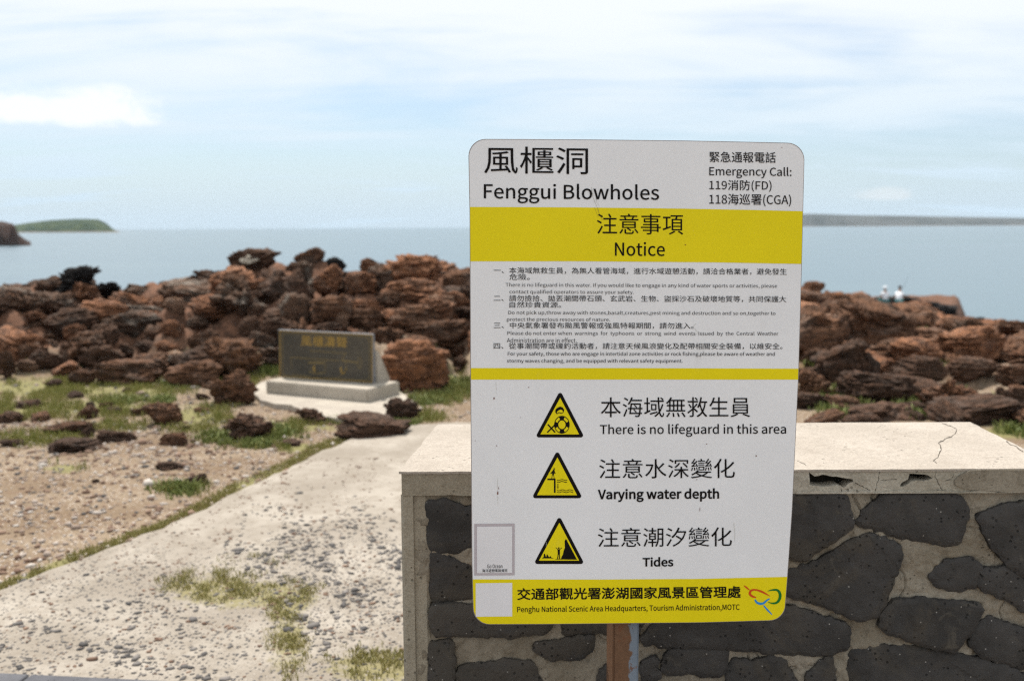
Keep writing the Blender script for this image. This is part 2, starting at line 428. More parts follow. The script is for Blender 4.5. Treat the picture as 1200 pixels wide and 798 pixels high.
M['cliff'] = mat_rock('brown_sea_cliff', (.10, .055, .04), (.045, .03, .025), (.13, .11, .10), .5, .12)

# ------------------------------------------------------------------ terrain
SKY_L = [(-900, 345), (-200, 344), (0, 343), (30, 338), (60, 333), (85, 330), (115, 334), (140, 342), (180, 335), (225, 330), (250, 334), (270, 322), (283, 312), (325, 316), (345, 314),
         (385, 316), (440, 322), (460, 312), (515, 314), (530, 328), (560, 330), (700, 334), (900, 336), (960, 343), (1003, 352), (1070, 360), (1110, 370), (1160, 379), (1250, 384), (1500, 392), (2300, 400)]
_su = np.array([a for a, b_ in SKY_L], float)
_ss = []
for a, b_ in SKY_L:
    pad = 11 if a < 560 else (6 if a < 950 else 3)
    d = ray(a, b_+pad); _ss.append(d.z/d.y)
_ss = np.array(_ss)
def smooth(t): t = np.clip(t, 0, 1); return t*t*(3-2*t)
def column(x, y): return 600+F*x/np.maximum(y*.9935+.17, .2)
def worley(x, y, s):
    ix = np.floor(x).astype(np.int64); iy = np.floor(y).astype(np.int64); best = np.full(np.shape(x), 9.0); hb = np.zeros(np.shape(x))
    for a in (-1, 0, 1):
        for b_ in (-1, 0, 1):
            qx, qy = ix+a, iy+b_; jx = qx+_hash(qx, qy, s); jy = qy+_hash(qx, qy, s+7); d = np.hypot(x-jx, y-jy)
            k = d < best; best = np.where(k, d, best); hb = np.where(k, _hash(qx, qy, s+3), hb)
    return best, hb
def terrain(x, y):
    x = np.asarray(x, float); y = np.asarray(y, float)
    u = column(x, y)
    k = smooth((u-540)/330)
    yc = 14.3+k*11.7+.8*(vnoise(u/90, u*0, 3)-.5)
    y0 = 10.3-1.2*k-.5*smooth((u-380)/80)*(1-smooth((u-560)/80))
    s = np.interp(u, _su, _ss)
    zc = 1.55+s*yc
    t = (y-y0)/(yc-y0)
    face = zc*np.where(k > .5, smooth(t), np.clip(t, 0, 1)**.85)
    face = np.where(t <= 1, face, zc-(y-yc)*.42-.3*smooth((y-yc)/2))
    # dark reef far to the right
    reef = -3.75+1.0*(fbm(x*.35, y*.35, 9, 3)-.5)-7*np.clip(np.abs(y-66)/12-.55, 0, 9)-7*np.clip((np.abs(u-1040)-85)/60, 0, 5)
    z = np.maximum(face, reef)
    z = np.where(y > 0.5, z, 0)
    rocky = smooth((y-y0+.25)/.7)
    amp = rocky*.22*np.clip(y/14, 0, 2)
    z = z+amp*(fbm(x*1.1, y*1.1, 1, 4)-.55)+(1-rocky)*(.035*(fbm(x*1.7, y*1.7, 5, 4)-.5)*smooth((y-3.5)/2))
    rub = smooth((y-y0)/.6)*(y < 40)*np.where(k > .5, .75, 1)
    wx, wy = x+.25*(fbm(x*3, y*3, 71, 2)-.5), y+.25*(fbm(x*3, y*3, 72, 2)-.5)
    d1, h1 = worley(wx*1.7, wy*2.1, 81); d2, h2 = worley(wx*5, wy*5.5, 91)
    z = z+rub*((np.sqrt(np.clip(1-(d1*1.3)**2, 0, 1))*.30*(.3+h1)-.14)+(np.sqrt(np.clip(1-(d2*1.35)**2, 0, 1))*.12*(.3+h2)-.05))
    r_ = np.hypot(x, y)
    z = np.where(y <= .5, -smooth((r_-45)/40)*8, z)
    return np.maximum(z, -8.0)
def hit(u, v_):
    """where the ray of a pixel meets the land"""
    d = ray(u, v_); d = d/d.y
    ys = np.concatenate([np.linspace(2.2, 30, 1400), np.linspace(30, 90, 600)])
    z = 1.55+d.z*ys; h = terrain(d.x*ys, ys)
    i = np.nonzero(z <= h)[0]
    if len(i) == 0: return None
    y = ys[i[0]]; return Vector((d.x*y, y, float(terrain(d.x*y, y))))

# pixel-to-ground masks, evaluated at ground positions
def blob(u, v_, cx, cy, rx, ry): return np.clip(1.25-np.sqrt(((u-cx)/rx)**2+((v_-cy)/ry)**2), 0, 1)
def to_px(x, y, z):
    c = CAMROT.transposed(); X = c[0][0]*x+c[0][1]*y+c[0][2]*(z-1.55); Y = c[1][0]*x+c[1][1]*y+c[1][2]*(z-1.55); Z = c[2][0]*x+c[2][1]*y+c[2][2]*(z-1.55)
    Z = np.where(Z < -.05, Z, -.05); return CX+F*X/-Z, CY-F*Y/-Z
GRASS = [(60, 455, 170, 16), (30, 480, 90, 14), (120, 478, 70, 14), (230, 492, 50, 22), (160, 460, 60, 12), (40, 515, 60, 10), (75, 549, 26, 7), (215, 573, 32, 11), (300, 512, 60, 14),
         (345, 525, 26, 8), (130, 500, 60, 8), (280, 450, 30, 22), (350, 500, 60, 8), (440, 520, 30, 5), (520, 455, 34, 20), (500, 488, 30, 8), (305, 578, 14, 6), (340, 560, 14, 6),
         (970, 470, 45, 16), (1010, 480, 30, 10), (1120, 462, 20, 6), (1180, 505, 40, 12), (1060, 420, 30, 5), (1000, 420, 40, 6), (1070, 395, 20, 4), (960, 440, 30, 8)]
EDGE = [(0, 688), (60, 665), (130, 640), (190, 616), (240, 592), (300, 562), (345, 542), (385, 520), (430, 505)]
rg = np.concatenate([[0.0, .6], np.geomspace(1.2, 34, 330), np.linspace(35, 110, 70)])
tg = np.radians(np.concatenate([np.arange(-180, -42, 3.0), np.arange(-42, 42, .22), np.arange(42, 180, 3.0)]))
TT, RR = np.meshgrid(tg, rg, indexing='ij')
gx = RR*np.sin(TT); gy = RR*np.cos(TT)
gz = terrain(gx, gy)
nt, nr = gx.shape
idx = np.arange(nt*nr).reshape(nt, nr)
q = np.stack([idx[:, :-1], idx[:, 1:], np.roll(idx, -1, 0)[:, 1:], np.roll(idx, -1, 0)[:, :-1]], -1).reshape(-1, 4)
def np_mesh(name, co, faces, mat, smooth_=True):
    me = bpy.data.meshes.new(name); n = len(faces); k = faces.shape[1]
    me.vertices.add(len(co)); me.vertices.foreach_set('co', np.ascontiguousarray(co, dtype=np.float32).ravel())
    me.loops.add(n*k); me.loops.foreach_set('vertex_index', np.ascontiguousarray(faces, dtype=np.int32).ravel())
    me.polygons.add(n); me.polygons.foreach_set('loop_start', np.arange(n, dtype=np.int32)*k); me.polygons.foreach_set('loop_total', np.full(n, k, np.int32))
    me.polygons.foreach_set('use_smooth', np.full(n, smooth_)); me.materials.append(mat); me.update(calc_edges=True); return me
co = np.stack([gx, gy, gz], -1).reshape(-1, 3)
me = np_mesh('ground', co, q, M['ground'])
pu, pv_ = to_px(co[:, 0], co[:, 1], co[:, 2]*0)
gr = np.zeros(len(co))
for b_ in GRASS: gr = np.maximum(gr, blob(pu, pv_, *b_))
for i in range(len(EDGE)-1):
    (a0, b0), (a1, b1) = EDGE[i], EDGE[i+1]
    t_ = np.clip(((pu-a0)*(a1-a0)+(pv_-b0)*(b1-b0))/((a1-a0)**2+(b1-b0)**2), 0, 1)
    d_ = np.hypot(pu-a0-t_*(a1-a0), pv_-b0-t_*(b1-b0)); gr = np.maximum(gr, np.clip(1.1-d_/9, 0, 1))
gr = np.where(co[:, 1] < 2, 0, gr)
ku = column(co[:, 0], co[:, 1]); kk = smooth((ku-540)/330)
y0_ = 10.3-1.2*kk
rock = smooth((co[:, 1]-y0_)/1.2)*np.where(ku > 700, .55, 1.0); rock = np.maximum(rock, smooth((co[:, 1]-y0_-4)/3))
for nme, arr in (('grass', gr), ('rocky', rock)):
    at = me.attributes.new(nme, 'FLOAT', 'POINT'); at.data.foreach_set('value', arr.astype(np.float32))
tag(link('ground', me), 'rocky coastal ground of soil and thin turf falling to the sea', kind='structure')

# sea
n = 96; ang = np.linspace(0, 2*math.pi, n, endpoint=False); rr_ = [0, 20, 60, 150, 400, 1000, 3000, 6000, 9000]
vs = [(r_*math.cos(a), r_*math.sin(a), -5.0) for r_ in rr_[1:] for a in ang]; vs.append((0, 0, -5.0)); c0 = len(vs)-1
fs = [(c0, i, (i+1) % n) for i in range(n)]
for k in range(len(rr_)-2):
    fs += [(k*n+i, (k+1)*n+i, (k+1)*n+(i+1) % n, k*n+(i+1) % n) for i in range(n)]
tag(link('sea', mesh('sea', vs, fs, M['sea'])), 'calm grey blue sea reaching the horizon', kind='structure')

# distant land: outlines as ridges with real depth
def ridge(name, dist, prof, base_v, depth, mat, label, rough=.06, seed=0):
    """prof: (u, v) skyline pixels at distance dist; a hill with a front slope, crest and back slope"""
    us = np.linspace(prof[0][0], prof[-1][0], 160); vv = np.interp(us, [p[0] for p in prof], [p[1] for p in prof])
    rows = [0, .12, .3, .5, .7, .85, 1.0]; hs = [0, .55, .88, 1.0, .9, .6, 0]
    if rough < 0: hs = [0, .93, 1.0, 1.0, .95, .6, 0]; rows = [0, .03, .2, .5, .7, .85, 1.0]
    vs_, fs_ = [], []
    for i, (u_, v__) in enumerate(zip(us, vv)):
        p = at_y(u_, v__, dist); H = p.z+5.4
        for k, (a, h) in enumerate(zip(rows, hs)):
            y = dist+depth*(a-.5); hh = max(H, .2)*h
            hh *= 1+abs(rough)*3*(noise.noise(Vector((i*.16, k*.7, seed)))) if 0 < k < 6 and k != 3 else 1
            yo = depth*.12*noise.noise(Vector((i*.11, k*.3, seed+4)))
            vs_.append((p.x*(y+yo)/dist, y+yo, -5.4+hh))
    K = len(rows)
    for i in range(len(us)-1):
        for k in range(K-1): fs_.append((i*K+k, (i+1)*K+k, (i+1)*K+k+1, i*K+k+1))
    for i in (0, len(us)-1): fs_.append(tuple(i*K+k for k in range(K)))
    return tag(link(name, mesh(name, vs_, fs_, mat, True)), label, kind='structure')
ridge('headland', 1900, [(-260, 268), (-120, 262), (-30, 266), (15, 264), (35, 261), (60, 258), (90, 256.5), (115, 257), (124, 261), (133, 269), (142, 272.5)], 273, 260, M['greenhill'], 'low green flat topped headland across the bay', .08, 1)
ridge('sea_cliff', 440, [(-330, 250), (-100, 256), (-30, 259), (0, 261.5), (15, 262), (18, 266), (22, 275), (30, 281), (36, 284)], 283, 90, M['cliff'], 'dark brown cliff point at the left edge of the bay', -.05, 2)
ridge('far_coast', 4200, [(560, 261), (700, 255), (860, 252.5), (935, 251.5), (950, 250.5), (990, 252), (1060, 253), (1110, 254), (1200, 255.5), (1330, 256), (1500, 259), (1700, 262)], 264, 500, M['farcoast'], 'long low grey coast on the horizon behind the sign', .05, 3)

# ------------------------------------------------------------------ path and paving
PATH = [(-420, 860), (-180, 762), (-60, 713), (0, 690), (60, 668), (130, 643), (190, 619), (240, 596), (300, 566), (345, 546), (385, 524), (430, 508), (478, 499), (510, 496), (580, 494), (660, 500), (820, 560), (1000, 900), (300, 1500), (-700, 1300)]
pw = [at_z(a, b_, .025).to_2d() for a, b_ in PATH]
pw = roughen([(p.x, p.y) for p in pw], .09, .038, 3)
bm = bmesh.new()
vs, fs = prism(pw, [], lambda p: (p[0], p[1], .025), lambda p: (p[0], p[1], -.06))
PATHPOLY = pw
me = mesh('path', vs, fs, M['path'])
# finer cells so that the erosion mask can vary
bm = bmesh.new(); bm.from_mesh(me)
for _ in range(6):
    es = [e for e in bm.edges if e.calc_length() > .07]
    if es: bmesh.ops.subdivide_edges(bm, edges=es, cuts=1); bmesh.ops.triangulate(bm, faces=bm.faces)
bmesh.ops.recalc_face_normals(bm, faces=bm.faces); bm.to_mesh(me); bm.free()
pc = np.zeros(len(me.vertices)*3); me.vertices.foreach_get('co', pc); pc = pc.reshape(-1, 3)
u_, v__ = to_px(pc[:, 0], pc[:, 1], pc[:, 2])
er = np.clip((v__-600)/90, 0, 1)*.55+blob(u_, v__, 400, 690, 110, 80)*.7+blob(u_, v__, 60, 750, 200, 70)*.4-blob(u_, v__, 340, 600, 130, 50)*.35+.25*(v__ > 560)
at = me.attributes.new('eroded', 'FLOAT', 'POINT'); at.data.foreach_set('value', er.astype(np.float32))
def moss(u2, v2): return np.clip((blob(u2, v2, 255, 692, 70, 22)+blob(u2, v2, 338, 748, 30, 62)*.8+blob(u2, v2, 440, 784, 65, 26)+blob(u2, v2, 335, 700, 60, 18)*.7+blob(u2, v2, 300, 662, 50, 10)*.3), 0, 1)
at = me.attributes.new('moss', 'FLOAT', 'POINT'); at.data.foreach_set('value', moss(u_, v__).astype(np.float32))
tag(link('path', me), 'worn pale concrete path with dark stones showing', kind='structure')

pav = tag(link('pavement', None), 'grey paving along the bottom left beside the path', kind='structure')
e0, e1 = at_z(-260, 775, .04), at_z(300, 802, .04)
dirp = Vector((e1.x-e0.x, e1.y-e0.y, 0)).normalized(); nrm = Vector((dirp.y, -dirp.x, 0))
j0 = at_z(41, 785, .04)
offs = (j0-e0).dot(dirp)
for k in range(-4, 5):
    a = offs+k*.6+.004; 
    for rw in range(3):
        me_ = bevel_box('paver', 0, .592, -.592, 0, 0, .05, M['paving'], .004, 1)
        o = link('paver', me_, pav, e0+dirp*(a+(.0 if rw == 0 else 0))+nrm*(rw*.6)-Vector((0, 0, .05)), (0, 0, math.atan2(dirp.y, dirp.x)))
def in_poly(x, y, poly):
    c = np.zeros(np.shape(x), bool); n_ = len(poly)
    for i in range(n_):
        x0, y0 = poly[i]; x1, y1 = poly[(i+1) % n_]
        if y0 == y1: continue
        m_ = ((y0 > y) != (y1 > y)) & (x < (x1-x0)*(y-y0)/(y1-y0)+x0); c ^= m_
    return c

# ------------------------------------------------------------------ wall
WY = 2.05
WF = Vector((0, WY, 0)); WN = Vector((-.004, -1, 0)).normalized()
def wf(u, v_): return on_plane(u, v_, WF, WN)
ZT = wf(600, 551).z
BACK = Vector((.087, .49, 0)); BACK.x = .045
pl, pr = wf(469, 553), at_z(1300, 549, ZT)
FL = Vector((wf(469, 560).x, 0, 0)); FL.y = WY-FL.x*.004
far_l, far_r = at_z(513, 497, ZT), at_z(1135, 494.5, ZT)
# right end: continue the end edge to the front plane
dr = at_z(1200, 526, ZT)-far_r
tt_ = (WY-far_r.y)/dr.y
FRx = far_r.x+dr.x*tt_
XL, XR = FL.x, FRx
wall = empty('stone_wall', ((XL+XR)/2, WY+.2, 0), 'low wall of dark basalt stones in mortar under a cracked pale concrete cap, behind the sign', 'wall')
quad = [(XL, WY), (XR, WY), (far_r.x, far_r.y), (far_l.x, far_l.y)]
def qpt(s, t):     # s along the wall, t from front to back
    a = Vector(quad[0]).lerp(Vector(quad[1]), s); b2 = Vector(quad[3]).lerp(Vector(quad[2]), s); return a.lerp(b2, t)
LIP = .052
o3 = np.array(wall.location)
# body behind
b0 = [qpt(.015, .09), qpt(.985, .09), qpt(.985, .97), qpt(.015, .97)]
vs = [(p.x, p.y, z) for z in (0, ZT-LIP) for p in b0]
world_part('core', vs, [(0, 1, 2, 3), (7, 6, 5, 4), (0, 4, 5, 1), (1, 5, 6, 2), (2, 6, 7, 3), (3, 7, 4, 0)], M['mortar'], wall)
# end pillar on the left with a chamfered inner strip
px1 = wf(502, 600).x; px0 = wf(485, 600).x
bl, bl2 = qpt(0, 0), qpt(0, 1)
vs = []; 
ring = [(XL+.006, WY-.002), (XL, WY+.006), (bl2.x-.0, bl2.y), (px1+.05, bl2.y), (px1, WY+.03), (px1, WY+.006), (px1-.006, WY), (px0+.001, WY), (px0-.001, WY-.006)]
ring = ring
pz = [0, ZT-LIP]
vs = [(x, y, z) for z in pz for x, y in ring]; nrg = len(ring)
fs = [(i, (i+1) % nrg, (i+1) % nrg+nrg, i+nrg) for i in range(nrg)]+[tuple(range(nrg)), tuple(range(2*nrg-1, nrg-1, -1))]
o = world_part('pillar', vs, fs, M['capside'], wall); fix_normals(o.data)
# cap slab: top plate and front lip, with cracks and holes as real gaps
def wxz(u, v_): p = wf(u, v_); return (p.x, p.z)
Z6 = lambda pts: [(900+a/2.51, 480+b_/2.51) for a, b_ in pts]
holes = [Z6([(119, 183), (135, 195), (160, 190), (200, 196), (250, 203), (251, 212), (238, 216), (222, 228), (205, 222), (150, 226), (120, 220)]),
         Z6([(415, 186), (470, 190), (482, 200), (470, 206), (440, 208), (420, 208), (412, 215), (396, 226), (386, 224), (392, 214), (412, 204)])]
crp = [Z6([(493, 178), (490, 196), (500, 214), (508, 232), (522, 244)]), Z6([(254, 214), (275, 224), (299, 236)]),
       Z6([(327, 180), (324, 204), (318, 222), (315, 238)]), Z6([(331, 206), (352, 205), (378, 204)]), Z6([(545, 186), (540, 203), (520, 208)]), Z6([(213, 232), (216, 240), (212, 246)])]
cr = [ribbon(roughen(c_, 1.6, .7, 60+i, False), None) for i, c_ in enumerate([])]
for i, c_ in enumerate(crp):
    pth = roughen(c_, 1.5, .6, 60+i, False); rw_ = random.Random(i)
    cr.append(ribbon(pth, [rw_.uniform(.35, 1.0) for _ in pth]))
XM = .30
hl = [roughen([wxz(*p) for p in h], .008, .0018, 8+i) for i, h in enumerate(holes)]+[[wxz(*p) for p in h] for h in cr]
for xa, xb, mt, hs_ in ((XL+.004, XM, 'capside', []), (XM, XR, 'lip', hl)):
    lo_ = roughen([(xb, ZT-LIP), (xa, ZT-LIP)], .02, .0015, 5, False)
    vs, fs = prism([(xa, ZT-.0055), (xb, ZT-.0055)]+lo_, hs_, lambda p: (p[0], WY-.006, p[1]), lambda p: (p[0], WY+.05, p[1]))
    o = world_part('cap_lip', vs, fs, M[mt], wall); fix_normals(o.data)
lb = [wxz(a_, 575+.9*math.sin(a_*.13)) for a_ in range(932, 1300, 4)]; lb2 = [(p[0], ZT-LIP+.0005) for p in lb[::-1]]
vs, fs = prism(roughen(lb, .004, .0008, 9, False)+lb2, [], lambda p: (p[0], WY-.0095, p[1]), lambda p: (p[0], WY-.004, p[1]))
o = world_part('lip_ledge', vs, fs, M['lip'], wall); fix_normals(o.data)
link('dark_backing', mesh('dark_backing', *[[Vector(p)-wall.location for p in box_vf(XL+.05, XR-.05, WY+.03, WY+.09, ZT-LIP+.001, ZT-.012)[0]], box_vf(0, 1, 0, 1, 0, 1)[1]], M['gap_shade']), wall)  # solid near-black block behind holes and cracks, its colour standing in for shade
# darker patch of repair mortar on the lip at the right
rp = roughen([wxz(*p) for p in Z6([(545, 205), (560, 192), (590, 180), (660, 176), (753, 176), (870, 176), (870, 238), (753, 240), (640, 238), (570, 232), (545, 220)])], .02, .003, 12)
vs, fs = prism(rp, [], lambda p: (p[0], WY-.0105, p[1]), lambda p: (p[0], WY-.003, p[1]))
o = world_part('repair_patch', vs, fs, M['mortar'], wall); fix_normals(o.data); tag(o, 'brown mortar patch on the cap front')
def top2(u, v_): p = at_z(u, v_, ZT); return (p.x, p.y)
topo = [(XL-.002, WY-.008), (XR, WY-.008), (far_r.x+.004, far_r.y), (far_l.x, far_l.y)]
topo = roughen(topo, .018, .0024, 15)
tcr = []
for path_, wd in ((Z6([(512, 40), (535, 48), (556, 57), (550, 72), (520, 86), (503, 98), (510, 118), (500, 140), (487, 150), (496, 158)]), 1.3),
                  (Z6([(702, 92), (712, 104), (730, 108), (752, 124)]), 1.6), (Z6([(86, 150), (100, 158), (112, 164)]), .8)):
    path_ = roughen(path_, 2.2, .9, 4, False)
    tcr.append([top2(*p) for p in ribbon(path_, [wd*random.uniform(.5, 1.2) for _ in path_])])
vs, fs = prism(topo, tcr, lambda p: (p[0], p[1], ZT), lambda p: (p[0], p[1], ZT-.005))
me = mesh('cap_slab', [Vector(p)-wall.location for p in vs], fs, M['cap']); fix_normals(me)
cap = link('cap_slab', me, wall)
# end and back faces of the cap
for nm, a, b2 in (('cap_edge', quad[0], quad[3]), ('cap_edge', quad[3], quad[2]), ('cap_edge', quad[2], quad[1])):
    a = Vector((*a, 0)); b2 = Vector((*b2, 0)); d = (b2-a).normalized(); nn = Vector((-d.y, d.x, 0))
    if nn.dot(Vector(((XL+XR)/2, WY+.25, 0))-a) < 0: nn = -nn
    a = a+nn*.002+d*.004; b2 = b2+nn*.002-d*.004
    p4 = [a, b2, b2+nn*.05, a+nn*.05]
    vs = [(p.x, p.y, z) for z in (ZT-LIP, ZT-.0055) for p in p4]
    o = world_part(nm, vs, [(0, 1, 2, 3), (7, 6, 5, 4), (0, 4, 5, 1), (1, 5, 6, 2), (2, 6, 7, 3), (3, 7, 4, 0)], M['capside'], wall); fix_normals(o.data)

STONES = [Z6([(76, 256), (215, 252), (235, 290), (241, 345), (180, 385), (95, 440), (60, 425), (-40, 430), (-90, 350), (-60, 262)]),
          Z6([(290, 300), (350, 255), (480, 249), (560, 262), (588, 295), (578, 330), (560, 390), (520, 393), (400, 370), (268, 335)]),
          Z6([(622, 312), (700, 290), (753, 281), (860, 268), (900, 400), (870, 520), (753, 485), (690, 430), (650, 380)]),
          Z6([(300, 372), (385, 405), (390, 430), (350, 540), (320, 605), (260, 612), (160, 570), (58, 540), (20, 520), (60, 480), (150, 455), (240, 400)]),
          Z6([(486, 490), (530, 450), (600, 445), (628, 465), (610, 518), (560, 527), (500, 514)]),
          Z6([(634, 478), (700, 470), (753, 500), (800, 530), (790, 600), (753, 582), (690, 547), (640, 527), (622, 505)]),
          Z6([(340, 605), (380, 570), (440, 560), (560, 570), (626, 580), (600, 640), (545, 705), (480, 690), (380, 660), (335, 640)]),
          Z6([(603, 690), (616, 640), (655, 618), (700, 640), (760, 655), (850, 645), (862, 700), (850, 752), (753, 757), (690, 737), (640, 724)]),
          Z6([(250, 720), (330, 705), (450, 710), (560, 730), (700, 758), (753, 790), (860, 800), (860, 880), (260, 880), (245, 770)]),
          [(752, 752), (770, 731), (800, 722), (925, 713), (994, 735), (992, 757), (972, 766), (940, 764), (860, 758), (800, 754)],
          [(788, 762), (851, 764), (849, 773), (845, 790), (813, 786), (779, 787.5), (781, 773)],
          [(860, 775), (880, 779), (903, 772), (917, 775), (924, 790), (932, 800), (932, 830), (856, 830), (855, 785)],
          [(948, 792), (971, 771), (976, 783), (976, 815), (948, 830)],
          [(503, 590), (520, 588), (545, 597), (585, 593), (589, 634), (552, 640), (530, 645), (505, 642)],
          [(506, 651), (520, 650), (553, 669), (590, 673), (590, 700), (553, 699), (531, 701), (507, 702)],
          [(507, 709), (553, 711), (600, 712), (650, 722), (640, 738), (600, 742), (575, 741), (509, 739)],
          [(538, 786), (553, 780), (582, 778), (600, 775), (622, 777), (632, 800), (634, 830), (538, 830)],
          [(626, 757), (655, 752), (694, 746), (692, 758), (676, 770), (644, 769)],
          [(706, 788), (714, 779), (722, 790), (722, 825), (702, 820)],
          [(753, 778), (768, 772), (765, 784), (773, 790), (757, 800)],
          # behind the board
          [(600, 592), (690, 588), (705, 640), (650, 655), (598, 640)], [(715, 588), (800, 590), (835, 640), (790, 672), (712, 650)],
          [(812, 592), (855, 588), (860, 625), (846, 632)], [(604, 662), (655, 668), (700, 660), (720, 700), (660, 712), (604, 700)],
          [(730, 672), (795, 684), (838, 664), (900, 690), (905, 706), (790, 712), (735, 706)], [(660, 724), (740, 718), (752, 730), (738, 745), (700, 738), (662, 742)],
          [(1010, 865), (1120, 850), (1180, 900), (1100, 960), (1000, 930)], [(800, 850), (900, 848), (960, 880), (930, 940), (800, 930)], [(640, 850), (760, 830), (780, 900), (650, 930)], [(505, 850), (610, 855), (615, 920), (506, 925)],
          [(506, 755), (527, 752), (530, 775), (528, 840), (507, 838)], [(1200, 900), (1290, 870), (1320, 960), (1200, 980)], [(505, 940), (640, 950), (640, 1010), (505, 1010)], [(670, 950), (850, 960), (850, 1010), (670, 1010)], [(880, 960), (1080, 975), (1080, 1020), (880, 1020)]]
for i, st in enumerate(STONES):
    p2 = [wxz(*p) for p in chaik(st)]
    p2 = [(x, max(z, .01)) for x, z in p2 if True]
    p2 = [(min(x, XR-.04), z) for x, z in p2]
    p0_ = p2
    def area(pl_): return abs(sum(pl_[k-1][0]*pl_[k][1]-pl_[k][0]*pl_[k-1][1] for k in range(len(pl_))))/2
    base_ = p0_
    for gr_ in (.0085, .006, .0035, 0):
        q3 = []; ar = sum(base_[k-1][0]*base_[k][1]-base_[k][0]*base_[k-1][1] for k in range(len(base_))); sg = -1 if ar > 0 else 1
        for k in range(len(base_)):
            a_, b_2 = Vector(base_[k-1]), Vector(base_[(k+1) % len(base_)]); d_ = (b_2-a_).normalized(); q3.append((base_[k][0]-d_.y*gr_*sg, base_[k][1]+d_.x*gr_*sg))
        rf = roughen(q3, .006, .0034, 30+i)
        tr_ = geometry.tessellate_polygon([[Vector((p[0], p[1], 0)) for p in rf]])
        ta = sum(area([rf[k] for k in t_]) for t_ in tr_)
        if abs(ta-area(rf)) < .004*area(rf): break
    rr_s = random.Random(i); proud = rr_s.uniform(-.002, .008); tx_, tz_ = rr_s.uniform(-.02, .02), rr_s.uniform(-.02, .02)
    cxm = sum(p[0] for p in rf)/len(rf); czm = sum(p[1] for p in rf)/len(rf)
    x0, x1 = min(p[0] for p in rf), max(p[0] for p in rf); z0, z1 = min(p[1] for p in rf), max(p[1] for p in rf)
    gxs, gzs = np.meshgrid(np.arange(x0, x1, .007), np.arange(z0, z1, .007)); gxs = gxs.ravel()+rng.uniform(-.002, .002, gxs.size); gzs = gzs.ravel()+rng.uniform(-.002, .002, gzs.size)
    keep = in_poly(gxs, gzs, rf); gxs, gzs = gxs[keep], gzs[keep]
    def edist(X_, Z_):
        D_ = np.full(np.shape(X_), 9.0)
        for (a0, b0_), (a1, b1_) in zip(rf, rf[1:]+rf[:1]):
            t_ = np.clip(((X_-a0)*(a1-a0)+(Z_-b0_)*(b1_-b0_))/max((a1-a0)**2+(b1_-b0_)**2, 1e-12), 0, 1); D_ = np.minimum(D_, np.hypot(X_-a0-t_*(a1-a0), Z_-b0_-t_*(b1_-b0_)))
        return D_
    if len(gxs): k_ = edist(gxs, gzs) > .0025; gxs, gzs = gxs[k_], gzs[k_]
    nb = len(rf)
    V2, _, F2, *_r = geometry.delaunay_2d_cdt([Vector(p) for p in rf]+[Vector((a_, b_)) for a_, b_ in zip(gxs, gzs)], [(k, (k+1) % nb) for k in range(nb)], [list(range(nb))], 1, 1e-7)
    X_ = np.array([v_.x for v_ in V2]); Z_ = np.array([v_.y for v_ in V2]); D_ = edist(X_, Z_)
    rel = .010*(fbm(X_*11+i, Z_*11, 61+i, 4)-.5)+.004*(fbm(X_*45, Z_*45, 62+i, 3)-.5)+.006*(1-np.exp(-D_/.006))+tx_*(X_-cxm)+tz_*(Z_-czm)
    cell_ = np.floor(X_*9+3*fbm(X_*4, Z_*4, 7+i, 2)+Z_*5); rel = rel+.0028*(_hash(cell_.astype(np.int64), np.int64(i), 5)-.5)
    bm = bmesh.new(); fv = [bm.verts.new((x_-o3[0], WY-proud-r_-o3[1], z_-o3[2])) for x_, z_, r_ in zip(X_, Z_, rel)]
    for f_ in F2:
        try: bm.faces.new([fv[k] for k in f_])
        except ValueError: pass
    be = [e_ for e_ in bm.edges if len(e_.link_faces) == 1]
    ext = bmesh.ops.extrude_edge_only(bm, edges=be)
    for g_ in ext['geom']:
        if isinstance(g_, bmesh.types.BMVert): g_.co.y += .05
    bmesh.ops.recalc_face_normals(bm, faces=bm.faces)
    link('stone', bm_mesh('stone', bm, M['stone']), wall)

# mortar: a relief sheet, pressed up between the stones with an open gap round each
nx_, nz_ = 720, 330
xs = np.linspace(XL+.03, XR-.02, nx_); zs = np.linspace(0, ZT-LIP+.01, nz_)
XX, ZZ = np.meshgrid(xs, zs, indexing='ij'); DD = np.full(XX.shape, 9.0); IN = np.zeros(XX.shape, bool)
for st in STONES:
    P_ = [wxz(*p) for p in st]; IN |= in_poly(XX, ZZ, P_)
    x0, x1 = min(p[0] for p in P_)-.05, max(p[0] for p in P_)+.05
    i0, i1 = np.searchsorted(xs, x0), np.searchsorted(xs, x1)
    if i1 <= i0: continue
    X_, Z_ = XX[i0:i1], ZZ[i0:i1]
    for (a0, b0_), (a1, b1_) in zip(P_, P_[1:]+P_[:1]):
        t_ = np.clip(((X_-a0)*(a1-a0)+(Z_-b0_)*(b1_-b0_))/((a1-a0)**2+(b1_-b0_)**2), 0, 1)
        DD[i0:i1] = np.minimum(DD[i0:i1], np.hypot(X_-a0-t_*(a1-a0), Z_-b0_-t_*(b1_-b0_)))
lump = fbm(XX*16, ZZ*16, 21, 5); gapn = smooth((fbm(XX*9, ZZ*9, 41, 3)-.42)*8)
YY = WY+.004+.022*(lump-.5)+.010*(fbm(XX*60, ZZ*60, 31, 3)-.5)
YY = YY+np.where(IN, .02, 0)+.014*gapn*np.clip(1-DD/.007, 0, 1)
crk = np.abs(fbm(XX*5+3, ZZ*5, 51, 4)-.5); YY = YY+.008*np.clip(1-crk/.006, 0, 1)
idm = np.arange(nx_*nz_).reshape(nx_, nz_)
qf = np.stack([idm[:-1, :-1], idm[1:, :-1], idm[1:, 1:], idm[:-1, 1:]], -1).reshape(-1, 4)
